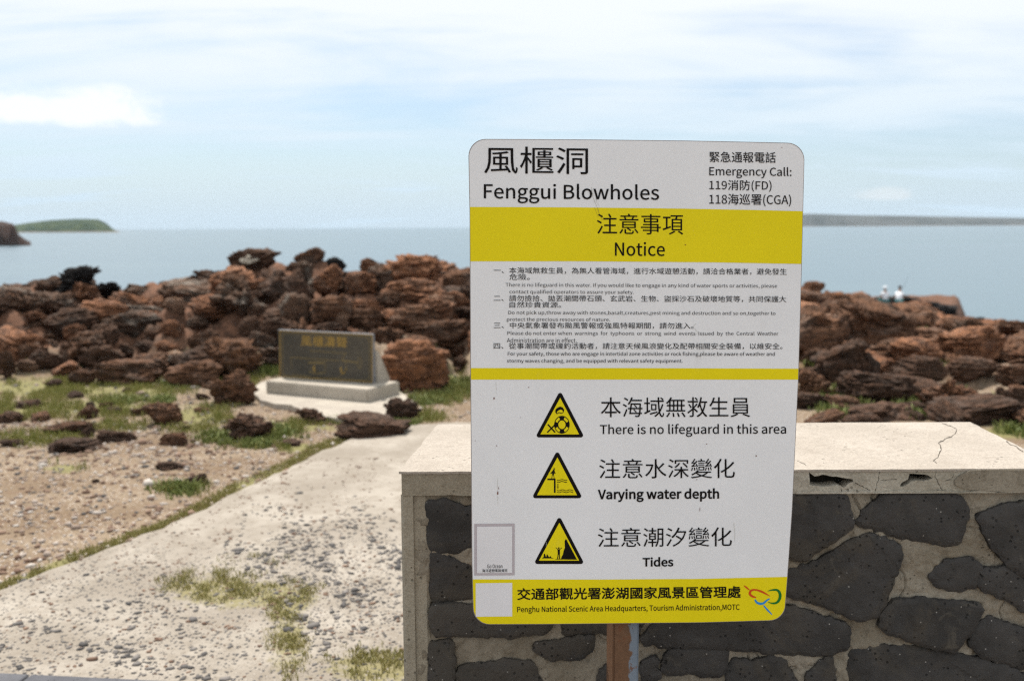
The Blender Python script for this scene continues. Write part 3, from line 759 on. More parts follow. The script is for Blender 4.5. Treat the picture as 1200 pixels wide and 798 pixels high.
link('mortar', np_mesh('mortar', np.stack([XX, YY, ZZ], -1).reshape(-1, 3)-o3, qf, M['mortar']), wall)

# ------------------------------------------------------------------ sign
sp = dict(c=Vector((0.22399557, 1.81271125, 1.2495234)), rz=0.03940053, rx=0.02747876, ry=0.0054937, W=.6004, H=.9)
SR = Matrix.Rotation(sp['rz'], 3, 'Z') @ Matrix.Rotation(sp['rx'], 3, 'X') @ Matrix.Rotation(sp['ry'], 3, 'Y')
SN = SR @ Vector((0, -1, 0)); SRi = SR.transposed()
postx = on_plane(732, 770, sp['c'], SN)
sign = empty('notice_sign', (postx.x, 1.86, 0), 'white and yellow beach warning notice board in Chinese and English on a rusty square post', 'sign')
def sl2(u, v_):
    p = SRi @ (on_plane(u, v_, sp['c'], SN)-sp['c']); return (p.x, p.z)
SLOC = sp['c']-sign.location; SEUL = SR.to_euler()
def spart(name, vs, fs, mat, parent=None):
    me_ = mesh(name, vs, fs, mat)
    if parent: return link(name, me_, parent)          # sub-part: the parent's own frame
    return link(name, me_, sign, SLOC, SEUL)
def flat(name, poly2, y, mat, parent=None, holes_=()):
    loops = [poly2]+list(holes_); fl = [p for l in loops for p in l]
    tr = geometry.tessellate_polygon([[Vector((p[0], p[1], 0)) for p in l] for l in loops])
    fs_ = []
    for a, b2, c in tr:
        A, B, C = fl[a], fl[b2], fl[c]
        cr_ = (B[0]-A[0])*(C[1]-A[1])-(B[1]-A[1])*(C[0]-A[0])
        fs_.append((a, b2, c) if cr_ > 0 else (a, c, b2))
    return spart(name, [(p[0], y, p[1]) for p in fl], fs_, mat, parent)
LE = [(163, 548.9), (185, 549.2), (250, 550.3), (440, 551.2), (660, 552.9), (705, 554.0), (732, 554.6)]
RE = [(168, 943.0), (190, 942.4), (250, 941.1), (310, 939.7), (440, 935.9), (600, 928.3), (675, 923), (705, 920.9), (727, 919.6)]
TE = [(549, 163.2), (590, 163.2), (690, 163.8), (800, 165), (920, 167.4), (943, 168)]
BE = [(554, 731.4), (640, 731.1), (820, 729.2), (905, 726.9), (920, 726.4)]
ix = lambda y: float(np.interp(y, [a for a, _ in LE], [b_ for _, b_ in LE]))
rx_ = lambda y: float(np.interp(y, [a for a, _ in RE], [b_ for _, b_ in RE]))
ty = lambda x: float(np.interp(x, [a for a, _ in TE], [b_ for _, b_ in TE]))
by = lambda x: float(np.interp(x, [a for a, _ in BE], [b_ for _, b_ in BE]))
def corner(cx_, cy_, r_, a0, a1, n_=8): return [(cx_+r_*math.cos(R(a0+(a1-a0)*i/n_)), cy_+r_*math.sin(R(a0+(a1-a0)*i/n_))) for i in range(n_+1)]
out = corner(549+20, 163.2+20, 20, 180, 270)+[(x, ty(x)) for x in (620, 690, 750, 800, 860)]+corner(942.6-20, 167.6+20, 20, 270, 360)
out += [(rx_(y), y) for y in (250, 310, 380, 440, 520, 600, 675)]+corner(920.4-18.5, 726.8-18.5, 18.5, 0, 90)
out += [(x, by(x)) for x in (860, 820, 730, 640)]+corner(554.3+19, 731.3-19, 19, 90, 180)+[(ix(y), y) for y in (660, 550, 440, 340, 250)]
OUT = [sl2(*p) for p in out]
vs, fs = prism(OUT, [], lambda p: (p[0], 0, p[1]), lambda p: (p[0], .003, p[1]))
pan = spart('panel', vs, fs, M['alu']); fix_normals(pan.data)
cxo = sum(p[0] for p in OUT)/len(OUT); czo = sum(p[1] for p in OUT)/len(OUT)
INN = [(cxo+(p[0]-cxo)*.9962, czo+(p[1]-czo)*.9974) for p in OUT]
flat('white_face', INN, -.0004, M['white'])
ins = 0.7
def band(name, top, bot, y=-.0008):
    pts = [sl2(*p) for p in top+bot[::-1]]; return flat(name, pts, y, M['yellow'])
def lr(y): return ix(y)+ins
band('yellow_band', [(lr(242.6), 242.7), (680, 243.3), (800, 244.7), (880, 246.2), (rx_(248)-ins, 247.8)], [(lr(306), 306.3), (680, 306.2), (840, 307.6), (rx_(309)-ins, 309.4)])
band('yellow_band', [(lr(431), 431.2), (740, 431.2), (rx_(432)-ins, 432)], [(lr(444), 444.7), (740, 444.6), (rx_(444)-ins, 444.7)])
bt = [(lr(678), 678.4), (700, 678.6), (820, 677.8), (rx_(675)-ins, 675.4)]
bb = [(x, y) for x, y in corner(920.4-18.5-ins, 726.8-18.5-ins, 18.5, 0, 90)]+[(x, by(x)-ins) for x in (860, 820, 730, 640)]+corner(554.3+19+ins, 731.3-19-ins, 19, 90, 180)
flat('yellow_band', [sl2(*p) for p in bt+bb], -.0008, M['yellow'])

# lettering
try:
    FONT = bpy.data.fonts.load(os.path.join(bpy.utils.resource_path('LOCAL'), 'datafiles', 'fonts', 'Noto Sans CJK Regular.woff2'))
except Exception:
    FONT = None
DG = None
def text_mesh(s, off=0.0, res=3):
    c = bpy.data.curves.new('lettering', 'FONT'); c.body = s; c.resolution_u = res
    if FONT: c.font = FONT
    c.fill_mode = 'FRONT'
    o_ = bpy.data.objects.new('lettering', c); COL.objects.link(o_)
    m_ = bpy.data.meshes.new_from_object(o_.evaluated_get(bpy.context.evaluated_depsgraph_get()))
    bpy.data.objects.remove(o_); bpy.data.curves.remove(c)
    a = np.zeros(len(m_.vertices)*3); m_.vertices.foreach_get('co', a); a = a.reshape(-1, 3)
    if off:
        # move the outline in or out along its own normals to change the stroke weight
        _, inv = np.unique(np.round(a[:, :2], 5), axis=0, return_inverse=True); inv = inv.ravel(); nrm_ = np.zeros((inv.max()+1, 2)); edge = {}
        for p_ in m_.polygons:
            vv = [int(inv[i]) for i in p_.vertices]; raw = list(p_.vertices)
            for i in range(len(vv)):
                k = (vv[i], vv[(i+1) % len(vv)])
                if (k[1], k[0]) in edge: del edge[(k[1], k[0])]
                else: edge[k] = (raw[i], raw[(i+1) % len(vv)])
        acc = {}
        for k, (i, j) in edge.items():
            d_ = a[j, :2]-a[i, :2]; L_2 = np.hypot(*d_)
            if L_2 < 1e-7: continue
            n2_ = np.array([d_[1], -d_[0]])/L_2
            for q2 in k: acc.setdefault(q2, []).append(n2_)
        for q2, l_ in acc.items():
            v2 = np.mean(l_, 0); m2_ = v2@v2
            nrm_[q2] = v2/max(m2_, .45)
        a = a.copy(); a[:, :2] += nrm_[inv]*off
    return m_, a
def px_slope(y): return -(y-440)*.0155/390
def lettering(s, x0, x1, y0, y1, off=0.0, mat='black', y=-.0013, parent=None, to2=None, name='lettering', res=3):
    m_, a = text_mesh(s, off, res)
    lo, hi = a.min(0), a.max(0); t = (a[:, :2]-lo[:2])/(hi-lo)[:2]
    xm = (x0+x1)/2; sl_ = px_slope((y0+y1)/2); f_ = to2 or sl2
    if to2: sl_ = 0
    P = {}
    for k, (xx, yy) in {'bl': (x0, y1+sl_*(x0-xm)), 'br': (x1, y1+sl_*(x1-xm)), 'tl': (x0, y0+sl_*(x0-xm)), 'tr': (x1, y0+sl_*(x1-xm))}.items(): P[k] = np.array(f_(xx, yy))
    T0, T1 = t[:, :1], t[:, 1:2]
    q_ = (P['bl']*(1-T0)+P['br']*T0)*(1-T1)+(P['tl']*(1-T0)+P['tr']*T0)*T1
    co_ = np.stack([q_[:, 0], np.full(len(q_), y), q_[:, 1]], -1)
    m_.vertices.foreach_set('co', co_.ravel()); m_.materials.clear(); m_.materials.append(M[mat]); m_.update()
    m_.name = name
    if parent: return link(name, m_, parent)
    return link(name, m_, sign, SLOC, SEUL)
TX = [('風櫃洞', 567.3, 689, 172.3, 204, .0, 'black'), ('Fenggui Blowholes', 567, 772.3, 215.6, 239, .003, 'black'),
      ('緊急通報電話', 831.3, 909, 178.2, 190.9, .002, 'greytext'), ('Emergency Call:', 831, 927.3, 195.8, 209.3, .003, 'greytext'),
      ('119消防(FD)', 831, 904, 211.2, 224.8, .002, 'greytext'), ('118海巡署(CGA)', 831, 927, 227.4, 242, .002, 'greytext'),
      ('注意事項', 699.3, 800.6, 250.7, 274.8, 0, 'black'), ('Notice', 720.5, 779, 283.7, 300.2, .003, 'black'),
      ('一、本海域無救生員，為無人看管海域，進行水域遊憩活動，請洽合格業者，避免發生', 578.5, 921.8, 313.9, 321.5, 0, 'greytext'),
      ('危險。', 597, 620.8, 320.9, 328.2, 0, 'greytext'),
      ('There is no lifeguard in this water. If you would like to engage in any kind of water sports or activities, please', 592.6, 910.5, 332.0, 337.8, -.001, 'greytext'),
      ('contact qualified operators to assure your safety.', 597, 742.6, 339.7, 345.4, -.001, 'greytext'),
      ('二、請勿撿拾、拋丟潮間帶石頭、玄武岩、生物、盜採沙石及破壞地質等，共同保護大', 578.5, 921, 346.3, 353.8, 0, 'greytext'),
      ('自然珍貴資源。', 597, 657.5, 353.7, 360.6, 0, 'greytext'),
      ('Do not pick up,throw away with stones,basalt,creatures,pest mining and destruction and so on,together to', 595.8, 908.6, 364.3, 370, -.001, 'greytext'),
      ('protect the precious resources of nature.', 594, 714.8, 371.9, 377.5, -.001, 'greytext'),
      ('三、中央氣象署發布颱風警報或強風特報期間，請勿進入。', 578.5, 812.4, 377.8, 385.2, 0, 'greytext'),
      ('Please do not enter when  warnings  for  typhoons  or  strong  wind  events  issued  by  the  Central  Weather', 594.5, 912, 388.2, 394, -.001, 'greytext'),
      ('Administration are in effect.', 594, 675.7, 395.9, 401.2, -.001, 'greytext'),
      ('四、從事潮間帶或磯釣活動者，請注意天候風浪變化及配帶相關安全裝備，以維安全。', 578.5, 916.7, 401.7, 409.2, 0, 'greytext'),
      ('For your safety, those who are engage in intertidal zone activities or rock fishing,please be aware of weather and', 595, 907.9, 412.2, 417.9, .001, 'greytext'),
      ('stormy waves changing, and be equipped with relevant safety equipment.', 594, 799.8, 420.4, 426, .001, 'greytext'),
      ('本海域無救生員', 704, 879, 465.2, 488.6, -.0005, 'black'), ('There is no lifeguard in this area', 703, 921, 496.4, 511.6, .003, 'black'),
      ('注意水深變化', 702, 861, 537.2, 560.2, -.0005, 'black'), ('Varying water depth', 700.5, 842.6, 572, 587.8, .010, 'black'),
      ('注意潮汐變化', 700.5, 857.5, 617.6, 640.2, -.0005, 'black'), ('Tides', 753, 789, 652.2, 663.4, .010, 'black'),
      ('交通部觀光署澎湖國家風景區管理處', 606, 867.9, 687.2, 701.4, .007, 'black'),
      ('Penghu National Scenic Area Headquarters, Tourism Administration,MOTC', 606, 866.5, 708.4, 717.4, .004, 'black')]
for row in TX: lettering(*row)

# stickers (their codes are left out)
def qd(x0, y0, x1, y1): 
    s_ = px_slope((y0+y1)/2)*(x1-x0); return [sl2(x0, y0), sl2(x1, y0+s_), sl2(x1, y1+s_), sl2(x0, y1)]
st = flat('sticker', qd(555.8, 613.4, 603, 673.8), -.0010, M['sticker'])
flat('white_label', qd(559, 616.6, 600.2, 671), -.0014, M['stickerw'], st)
lettering('Go Ocean', 570.9, 588.8, 660.6, 665, .002, 'black', -.0018, st)
lettering('海洋遊憩風險資訊', 565, 594.7, 666, 669.9, .002, 'black', -.0018, st)
flat('code_patch', qd(557.5, 682.8, 600.2, 722), -.0012, M['stickerw'])

# warning triangles
def rtri(ap, bl_, br_, r_):
    """rounded triangle outline in pixels"""
    pts = [Vector(ap), Vector(br_), Vector(bl_)]; o_ = []
    for i in range(3):
        p, a, b2 = pts[i], pts[i-1], pts[(i+1) % 3]
        da = (a-p).normalized(); db = (b2-p).normalized(); half = da.angle(db)/2
        L = r_/math.tan(half); c = p+(da+db).normalized()*(r_/math.sin(half))
        s_, e_ = p+da*L, p+db*L; a0 = math.atan2(s_.y-c.y, s_.x-c.x); a1 = math.atan2(e_.y-c.y, e_.x-c.x)
        while a1-a0 > math.pi: a1 -= 2*math.pi
        while a0-a1 > math.pi: a1 += 2*math.pi
        o_ += [(c.x+r_*math.cos(a0+(a1-a0)*k/6), c.y+r_*math.sin(a0+(a1-a0)*k/6)) for k in range(7)]
    return o_
def ell(cx_, cy_, a, b2, n_=32, t0=0, t1=360): return [(cx_+a*math.cos(R(t0+(t1-t0)*i/n_)), cy_+b2*math.sin(R(t0+(t1-t0)*i/n_))) for i in range(n_)]
def L2(poly): return [sl2(*p) for p in poly]
def triangle(ap, bl_, br_, iap, ibl, ibr):
    t = flat('warning_triangle', L2(rtri(ap, bl_, br_, 2.6)), -.0009, M['black'])
    flat('yellow_field', L2([iap, ibr, ibl]), -.0013, M['yellow'], t); return t
def sym(t, polys, mat='black', y=-.0017):
    """one symbol made of several ink shapes"""
    vs_, fs_ = [], []
    for pl_ in polys:
        pl_ = L2(pl_); tr = geometry.tessellate_polygon([[Vector((p[0], p[1], 0)) for p in pl_]]); b_0 = len(vs_)
        vs_ += [(p[0], y, p[1]) for p in pl_]; fs_ += [tuple(i+b_0 for i in q_) for q_ in tr]
    return spart('symbol', vs_, fs_, M[mat], t)
Zt = lambda ox, oy, s_, pts: [(ox+a/s_, oy+b_/s_) for a, b_ in pts]
t1 = triangle((656.4, 457.3), (627.2, 512.3), (684.9, 512.3), (656.4, 465.9), (633.3, 508.7), (678.6, 508.7))
A = lambda pts: Zt(615, 450, 7.98, pts)
sym(t1, [ell(658.4, 497.3, 9.1, 10.4), A(ribbon([(215, 375), (283, 450)], 13)), A(ribbon([(282, 378), (210, 450)], 13)),
         A([(285, 240), (300, 222), (330, 208), (355, 218), (368, 240), (360, 265), (340, 277), (318, 267), (300, 280), (285, 262)])])
segs = []
for k in (45, 135, 225, 315):
    a = ell(658.4, 497.3, 8.2, 9.4, 8, k-23, k+27); b2 = ell(658.4, 497.3, 5.6, 6.4, 8, k-23, k+27); segs.append(a+b2[::-1])
sym(t1, segs+[ell(658.4, 497.3, 4.2, 5.0), A([(300, 258), (316, 244), (335, 236), (352, 244), (354, 262), (338, 268), (318, 258), (302, 270)])], 'yellow', -.0021)
t2 = triangle((653.1, 527), (623, 583.4), (682.8, 583.4), (653.1, 535.6), (629.3, 579.8), (676.2, 579.8))
A = lambda pts: Zt(610, 520, 9.98, pts)
wv = lambda y, x0, x1, n_: ribbon([(x0+(x1-x0)*i/24, y+6*math.sin(i/24*math.pi*2*n_)) for i in range(25)], 7)
sym(t2, [A([(313, 402), (409, 402), (409, 568), (390, 568), (390, 420), (313, 420)]), A(ell(393, 288, 9, 9, 12)),
         A([(384, 296), (396, 298), (400, 325), (409, 340), (402, 346), (393, 336), (390, 360), (370, 360), (368, 338), (352, 350), (347, 343), (365, 322)]),
         A(ribbon([(371, 358), (364, 403)], 7)), A(ribbon([(386, 358), (393, 403)], 7)), A(wv(418, 425, 545, 1.5)), A(wv(440, 425, 545, 1.5)), A(wv(538, 425, 615, 2.2)), A(wv(560, 425, 615, 2.2)),
         A(ribbon([(436, 462), (436, 520)], 8)), A([(428, 500), (444, 500), (436, 522)])])
t3 = triangle((655.4, 603.6), (625.4, 660.4), (684.9, 660.4), (655.4, 612), (631.6, 656.3), (678.6, 656.3))
A = lambda pts: Zt(610, 600, 11.4, pts)
sym(t3, [A([(605, 352), (618, 368), (632, 400), (748, 620), (540, 620), (548, 590), (565, 560), (575, 510), (592, 470), (588, 380)]),
         A([(285, 612), (310, 590), (308, 560), (322, 547), (333, 575), (338, 592), (350, 580), (345, 562), (358, 558), (372, 585), (385, 596), (398, 578), (410, 600), (447, 610)]),
         A(ribbon([(465, 621), (756, 625)], 7)), A(ell(510, 474, 11, 11, 12)), A(ribbon([(470, 468), (500, 494)], 9)), A(ribbon([(550, 470), (520, 494)], 9)),
         A([(494, 490), (526, 490), (524, 562), (497, 562)]), A(ribbon([(502, 558), (494, 618)], 12)), A(ribbon([(518, 558), (521, 618)], 12))])
# ribbon-knot emblem
A = lambda pts: Zt(820, 640, 7.98, pts)
def smooth_path(pts, it=2):
    for _ in range(it):
        q_ = [pts[0]]
        for a, b2 in zip(pts[:-1], pts[1:]): q_ += [tuple(a[k]*.75+b2[k]*.25 for k in range(len(a))), tuple(a[k]*.25+b2[k]*.75 for k in range(len(a)))]
        pts = q_+[pts[-1]]
    return pts
def stroke(pts, mat, nm):
    pts = smooth_path(pts); flat(nm, L2(A(ribbon([p[:2] for p in pts], [p[2] for p in pts]))), -.0013, M[mat])
stroke([(410, 362, 3), (432, 378, 17), (462, 404, 8)], 'red', 'emblem_stroke')
stroke([(526, 474, 8), (490, 466, 20), (462, 440, 24), (478, 404, 18), (530, 402, 14), (590, 424, 20), (654, 462, 4)], 'red', 'emblem_stroke')
stroke([(514, 494, 14), (535, 528, 22), (590, 536, 22), (622, 502, 16), (652, 486, 12)], 'blue', 'emblem_stroke')
stroke([(596, 548, 10), (630, 590, 17), (674, 634, 8)], 'blue', 'emblem_stroke')
stroke([(632, 416, 3), (670, 404, 14), (734, 402, 22), (756, 460, 28), (730, 522, 22), (680, 532, 16), (638, 518, 4)], 'green', 'emblem_stroke')
# rust specks
M['speck'] = mat_paint('rust_speck', (.16, .05, .03), .8, .2, 0)
for (a, b_, rx2, ry2) in ((579, 466.5, .8, 1.3), (583.3, 577.5, .9, 2.2), (584, 571.5, .4, 1.6), (619.5, 453.8, .6, .7), (886, 533.6, .9, .9), (828, 520, .6, .6), (582, 522, .6, .6), (916, 173.4, .6, .6), (816.5, 561.5, .6, .6), (803, 287, .9, .6), (557, 516, .4, .4), (610, 489, .5, .5), (820, 596.5, .4, 2.5)):
    rs = random.Random(int(a*10))
    flat('rust_speck', L2([(a+rx2*rs.uniform(.6, 1.2)*math.cos(t_*math.pi/5), b_+ry2*rs.uniform(.6, 1.2)*math.sin(t_*math.pi/5)) for t_ in range(10)]), -.0016, M['speck'])
M['scuff'] = mat_paint('grey_scuff', (.50, .49, .44), .7, .1, 0); M['scuffy'] = mat_paint('brown_scuff', (.50, .42, .03), .7, .1, 0)
for pts_, w0, mt in (([(693, 220), (695, 232), (699, 242)], .7, 'scuff'), ([(697, 226), (699, 236), (702, 242)], .4, 'scuff'), ([(699.5, 243.5), (702, 250), (706, 258)], 1.3, 'scuffy'), ([(696.5, 243.5), (698, 248), (701, 254)], .5, 'scuffy'),
                     ([(583, 560), (583.4, 590)], .35, 'scuff'), ([(581, 447), (581.5, 462)], .3, 'scuff'), ([(860, 612), (861, 634)], .5, 'scuff'), ([(640, 634), (640.3, 641)], .4, 'scuff'), ([(815, 379), (812, 383), (818, 390), (809, 394)], .4, 'scuff'), ([(773, 655), (775, 668)], .3, 'scuff')):
    pth = roughen(pts_, 1.5, .4, 3, False); flat('scuff', L2(ribbon(pth, [w0*random.Random(i).uniform(.3, 1.2) for i in range(len(pth))])), -.0011, M[mt])
# post and brackets
pwid = .052
o = link('post', bevel_box('post', -pwid/2, pwid/2, -pwid/2, pwid/2, 0, 1.60, M['post'], .004, 2), sign, (0, 0.005, 0), (0, 0, R(9)))
for zz in (.98, 1.48):
    c = sp['c']+SR @ Vector((0, 0, zz-sp['c'].z)); 
    link('bracket', bevel_box('bracket', -.24, .24, .0035, .012, -.016, .016, M['post'], .001, 1), sign, SLOC+SR @ Vector((0, 0, zz-sp['c'].z)), SEUL)

# ------------------------------------------------------------------ engraved stone monument
zp = .045; HP = .115
A0, B0 = at_z(431, 472.0, zp), at_z(311.5, 461.0, zp)
ex = (A0-B0); ex.z = 0; PL = ex.length; ex.normalize(); ey = Vector((-ex.y, ex.x, 0))
mon = empty('stone_monument', (B0+ex*PL/2+ey*.25)*1.0, 'dark granite tablet with gold lettering on a pale concrete plinth among the rocks', 'monument')
mon.location.z = 0
def mbox(name, x0, x1, y0, y1, z0, z1, mat, b_=.012, bend=None):
    me_ = bevel_box(name, x0, x1, y0, y1, z0, z1, mat, b_, 2)
    return link(name, me_, mon, (B0-mon.location)*Vector((1, 1, 0)) if False else Vector((B0.x-mon.location.x, B0.y-mon.location.y, 0)), (0, 0, math.atan2(ex.y, ex.x)))
mbox('plinth', 0, PL, 0, .50, 0, zp+HP, M['plinth'], .010)
zt = zp+HP
A1, B1 = at_z(437.2, 449.6, zt), at_z(327, 441.6, zt)
TL_ = (A1-B1); TL_.z = 0; TLn = TL_.length; tx = TL_.normalized(); tn = Vector((tx.y, -tx.x, 0))
M['granite'] = mat_concrete('dark_granite', (.105, .09, .07), (.07, .062, .05), (.15, .125, .085), .3, .5)
M['granite_edge'] = mat_concrete('grey_granite_edge', (.22, .22, .235), (.17, .17, .18), (.13, .12, .12), .3, .5)
mo = Vector(mon.location); ang_ = math.atan2(tx.y, tx.x)
HT = .445
o = link('tablet', bevel_box('tablet', 0, TLn, 0, .045, 0, HT, M['granite_edge'], .004, 1), mon, Vector((B1.x, B1.y, zt))-mo, (0, 0, ang_))
TF = Vector((B1.x, B1.y, zt))
def tpt(p, eps): q_ = on_plane(p[0], p[1], TF, tn)+tn*eps; return q_-mo
def tflat(name, poly, eps, mat, holes_=()):
    loops = [poly]+list(holes_); fl = [p for l in loops for p in l]
    tr = geometry.tessellate_polygon([[Vector((p[0], -p[1], 0)) for p in l] for l in loops])
    me_ = mesh(name, [tpt(p, eps) for p in fl], [tuple(t) for t in tr], mat); return link(name, me_, mon)
G = lambda pts: Zt(320, 370, 7.98, pts)
vsx = [TF-mo+tx*a+Vector((0, 0, z))+tn*.0015 for a, z in ((.004, .004), (TLn-.004, .004), (TLn-.004, HT-.004), (.004, HT-.004))]
link('tablet_face', mesh('tablet_face', vsx, [(0, 1, 2, 3)], M['granite']), mon)
def ring_px(pts, w_):
    c = np.mean(pts, 0); inn = []
    for p in pts:
        d = np.array(p)-c; inn.append((p[0]-np.sign(d[0])*w_, p[1]-np.sign(d[1])*w_))
    return pts, inn
oo, ii = ring_px(G([(62, 138), (932, 176), (932, 622), (62, 574)]), 1.1); tflat('gold_border', oo, .003, M['gold'], [ii])
oo, ii = ring_px(G([(115, 160), (880, 196), (905, 228), (905, 575), (885, 603), (110, 560), (88, 535), (88, 190)]), .7); tflat('gold_border', oo, .003, M['golddim'], [ii])
for pth, w_, mt in (([(340, 326), (690, 352)], 7, 'golddim'), ([(160, 388), (620, 420)], 8, 'golddim'), ([(640, 415), (800, 440)], 14, 'golddim'), ([(690, 350), (660, 380), (640, 420)], 6, 'golddim'),
                    ([(170, 390), (175, 500)], 4, 'golddim'), ([(490, 400), (490, 545)], 5, 'golddim'), ([(180, 545), (400, 575), (600, 580), (650, 545), (690, 500), (680, 430)], 6, 'golddim'),
                    ([(330, 438), (480, 440)], 20, 'golddim'), ([(340, 520), (400, 540), (480, 530)], 12, 'golddim'), ([(388, 465), (380, 490), (396, 520)], 18, 'gold'), ([(632, 478), (640, 520), (662, 545)], 14, 'gold'), ([(690, 490), (668, 530), (640, 545)], 9, 'gold')):
    tflat('gold_line', G(ribbon(pth, w_)), .003, M[mt])
oo = G(ell(812, 440, 20, 58, 20)); ii = G(ell(812, 440, 14, 50, 20)); tflat('gold_line', oo, .003, M['golddim'], [ii])
m_, a = text_mesh('風櫃濤聲', .004, 2)
lo, hi = a.min(0), a.max(0); t = (a[:, :2]-lo[:2])/(hi-lo)[:2]
c4 = [np.array(tpt(p, .0032)) for p in G([(262, 282), (695, 300), (262, 182), (695, 198)])]
q_ = (c4[0]*(1-t[:, :1])+c4[1]*t[:, :1])*(1-t[:, 1:2])+(c4[2]*(1-t[:, :1])+c4[3]*t[:, :1])*t[:, 1:2]
m_.vertices.foreach_set('co', q_.ravel()); m_.materials.clear(); m_.materials.append(M['gold']); link('lettering', m_, mon)
# pale stone support leaning behind the tablet
sup = [(TLn-.30, .046, 0), (TLn+.02, .046, 0), (TLn+.02, .26, 0), (TLn-.30, .26, 0), (TLn-.28, .046, .33), (TLn+.012, .046, .30), (TLn+.005, .10, .27), (TLn-.28, .10, .30)]
me = mesh('support', [Vector(p)+Vector((0, 0, .001)) for p in sup], [(0, 3, 2, 1), (4, 5, 6, 7), (0, 1, 5, 4), (1, 2, 6, 5), (2, 3, 7, 6), (3, 0, 4, 7)], M['plinth'])
link('support', me, mon, Vector((B1.x, B1.y, zt))-mo, (0, 0, ang_))
ap = [at_z(a, b_, .03) for a, b_ in ((294, 459), (306, 471), (322, 475.5), (341, 477), (356, 484), (372, 488), (386, 491.5), (405, 494), (424, 496), (440, 494), (449, 491), (453, 484), (462, 478.5), (474, 476), (483, 472), (474, 465), (466, 459.5), (440, 448), (380, 442), (330, 444), (306, 450))]
ap2 = roughen([(p.x, p.y) for p in ap], .07, .018, 77)
vs, fs = prism(ap2, [], lambda p: (p[0]-mo.x, p[1]-mo.y, zp+.002), lambda p: (p[0]-mo.x, p[1]-mo.y, -.05))
me = mesh('apron', vs, fs, M['apron']); fix_normals(me); link('apron', me, mon)

# ------------------------------------------------------------------ rocks
bmi = bmesh.new(); bmesh.ops.create_icosphere(bmi, subdivisions=5, radius=1)
ICO5 = (np.array([v_.co[:] for v_ in bmi.verts]), np.array([[v_.index for v_ in f.verts] for f in bmi.faces])); bmi.free()
bmi = bmesh.new(); bmesh.ops.create_icosphere(bmi, subdivisions=4, radius=1)
ICO4 = (np.array([v_.co[:] for v_ in bmi.verts]), np.array([[v_.index for v_ in f.verts] for f in bmi.faces])); bmi.free()
def fbm3(p, s, o=4):
    return (fbm(p[:, 0]+s*1.7, p[:, 1]-s, s, o)+fbm(p[:, 1]+s, p[:, 2]*1.0-s*2.3, s+11, o)+fbm(p[:, 2]-s, p[:, 0]+s*.7, s+23, o))/3
def worley3(p, s):
    ip = np.floor(p).astype(np.int64); f1 = np.full(len(p), 9.0); f2 = np.full(len(p), 9.0); hb = np.zeros(len(p))
    for a in (-1, 0, 1):
        for b_ in (-1, 0, 1):
            for c_ in (-1, 0, 1):
                q_ = ip+np.array([a, b_, c_]); k1 = q_[:, 2]*7919
                j = np.stack([_hash(q_[:, 0]+k1, q_[:, 1], s+i_) for i_ in (0, 5, 9)], -1)
                d = np.linalg.norm(p-q_-j, axis=1); n_ = d < f1
                f2 = np.where(n_, f1, np.minimum(f2, d)); hb = np.where(n_, _hash(q_[:, 0]+k1, q_[:, 1], s+13), hb); f1 = np.where(n_, d, f1)
    return f1, f2, hb
def rock_mesh(seed, style, ico=None):
    co_, fc = ico or ICO5
    r = np.random.default_rng(seed); p = co_.copy()
    if style == 'block': e_ = .55; cuts = 9
    elif style == 'flat': e_ = .7; cuts = 7
    elif style == 'round': e_ = .9; cuts = 5
    else: e_ = .8; cuts = 14
    p = np.sign(p)*np.abs(p)**e_
    for k in range(cuts):
        n_ = r.normal(size=3); n_[2] *= .8; n_ /= np.linalg.norm(n_); lim = r.uniform(.62, .95)*(1.15 if style == 'block' else 1)
        d = p@n_; ex_ = np.maximum(d-lim, 0); p -= np.outer(ex_*.92, n_)
    nv = co_
    n1 = fbm3(p*1.6, seed % 97, 3)-.5; n2 = fbm3(p*5, seed % 89+5, 4)-.5; n3 = fbm3(p*14, seed % 83+9, 3)-.5
    am = {'block': (.26, .20, .09), 'flat': (.34, .20, .08), 'round': (.24, .16, .08), 'crag': (.5, .34, .16)}[style]
    # bedding ledges and joints
    ph = p[:, 2]*(3.2 if style != 'flat' else 2.0)+1.4*(fbm(p[:, 0]*.9+seed, p[:, 1]*.9, seed % 71, 2))+r.uniform(0, 1)
    led = np.abs((ph % 1)-.5)*2; groove = -np.clip(1-led/.22, 0, 1)*.10
    cell = np.abs(((p[:, 0]*1.1+p[:, 1]*.8+.5*n1*4+r.uniform(0, 1)) % 1)-.5)*2; groove -= np.clip(1-cell/.14, 0, 1)*.08*(r.uniform() > .4)
    rdg = 1-np.abs(2*fbm3(p*3.1+seed, seed % 61+2, 3)-1)*2.2
    p = p+nv*(n1*am[0]*2.2+n2*am[1]*2.3+n3*am[2]*2.6+groove*1.3-np.clip(rdg, 0, 1)*am[1]*.55)[:, None]
    wp = p+.25*(n2[:, None])+seed*1.37
    for sc_, am_, cw_ in ((1.5, .18, .11), (3.6, .07, .055)):
        f1, f2, hb = worley3(wp*np.array([1, 1, 1.7])*sc_, seed % 53)
        kk_ = {'block': 1.0, 'flat': .75, 'round': .45, 'crag': 1.35}[style]
        p = p+nv*((hb-.5)*am_*kk_-cw_*kk_*np.exp(-(f2-f1)/.07))[:, None]
    lo_, hi_ = p.min(0), p.max(0); p = (p-(lo_+hi_)/2)/(hi_-lo_)
    return np_mesh('boulder', p, fc, M['brown'], True)
STY = {s_: [rock_mesh(100*i_+k, s_) for k in range(n_)] for i_, (s_, n_) in enumerate((('block', 9), ('flat', 9), ('round', 7), ('crag', 5)))}
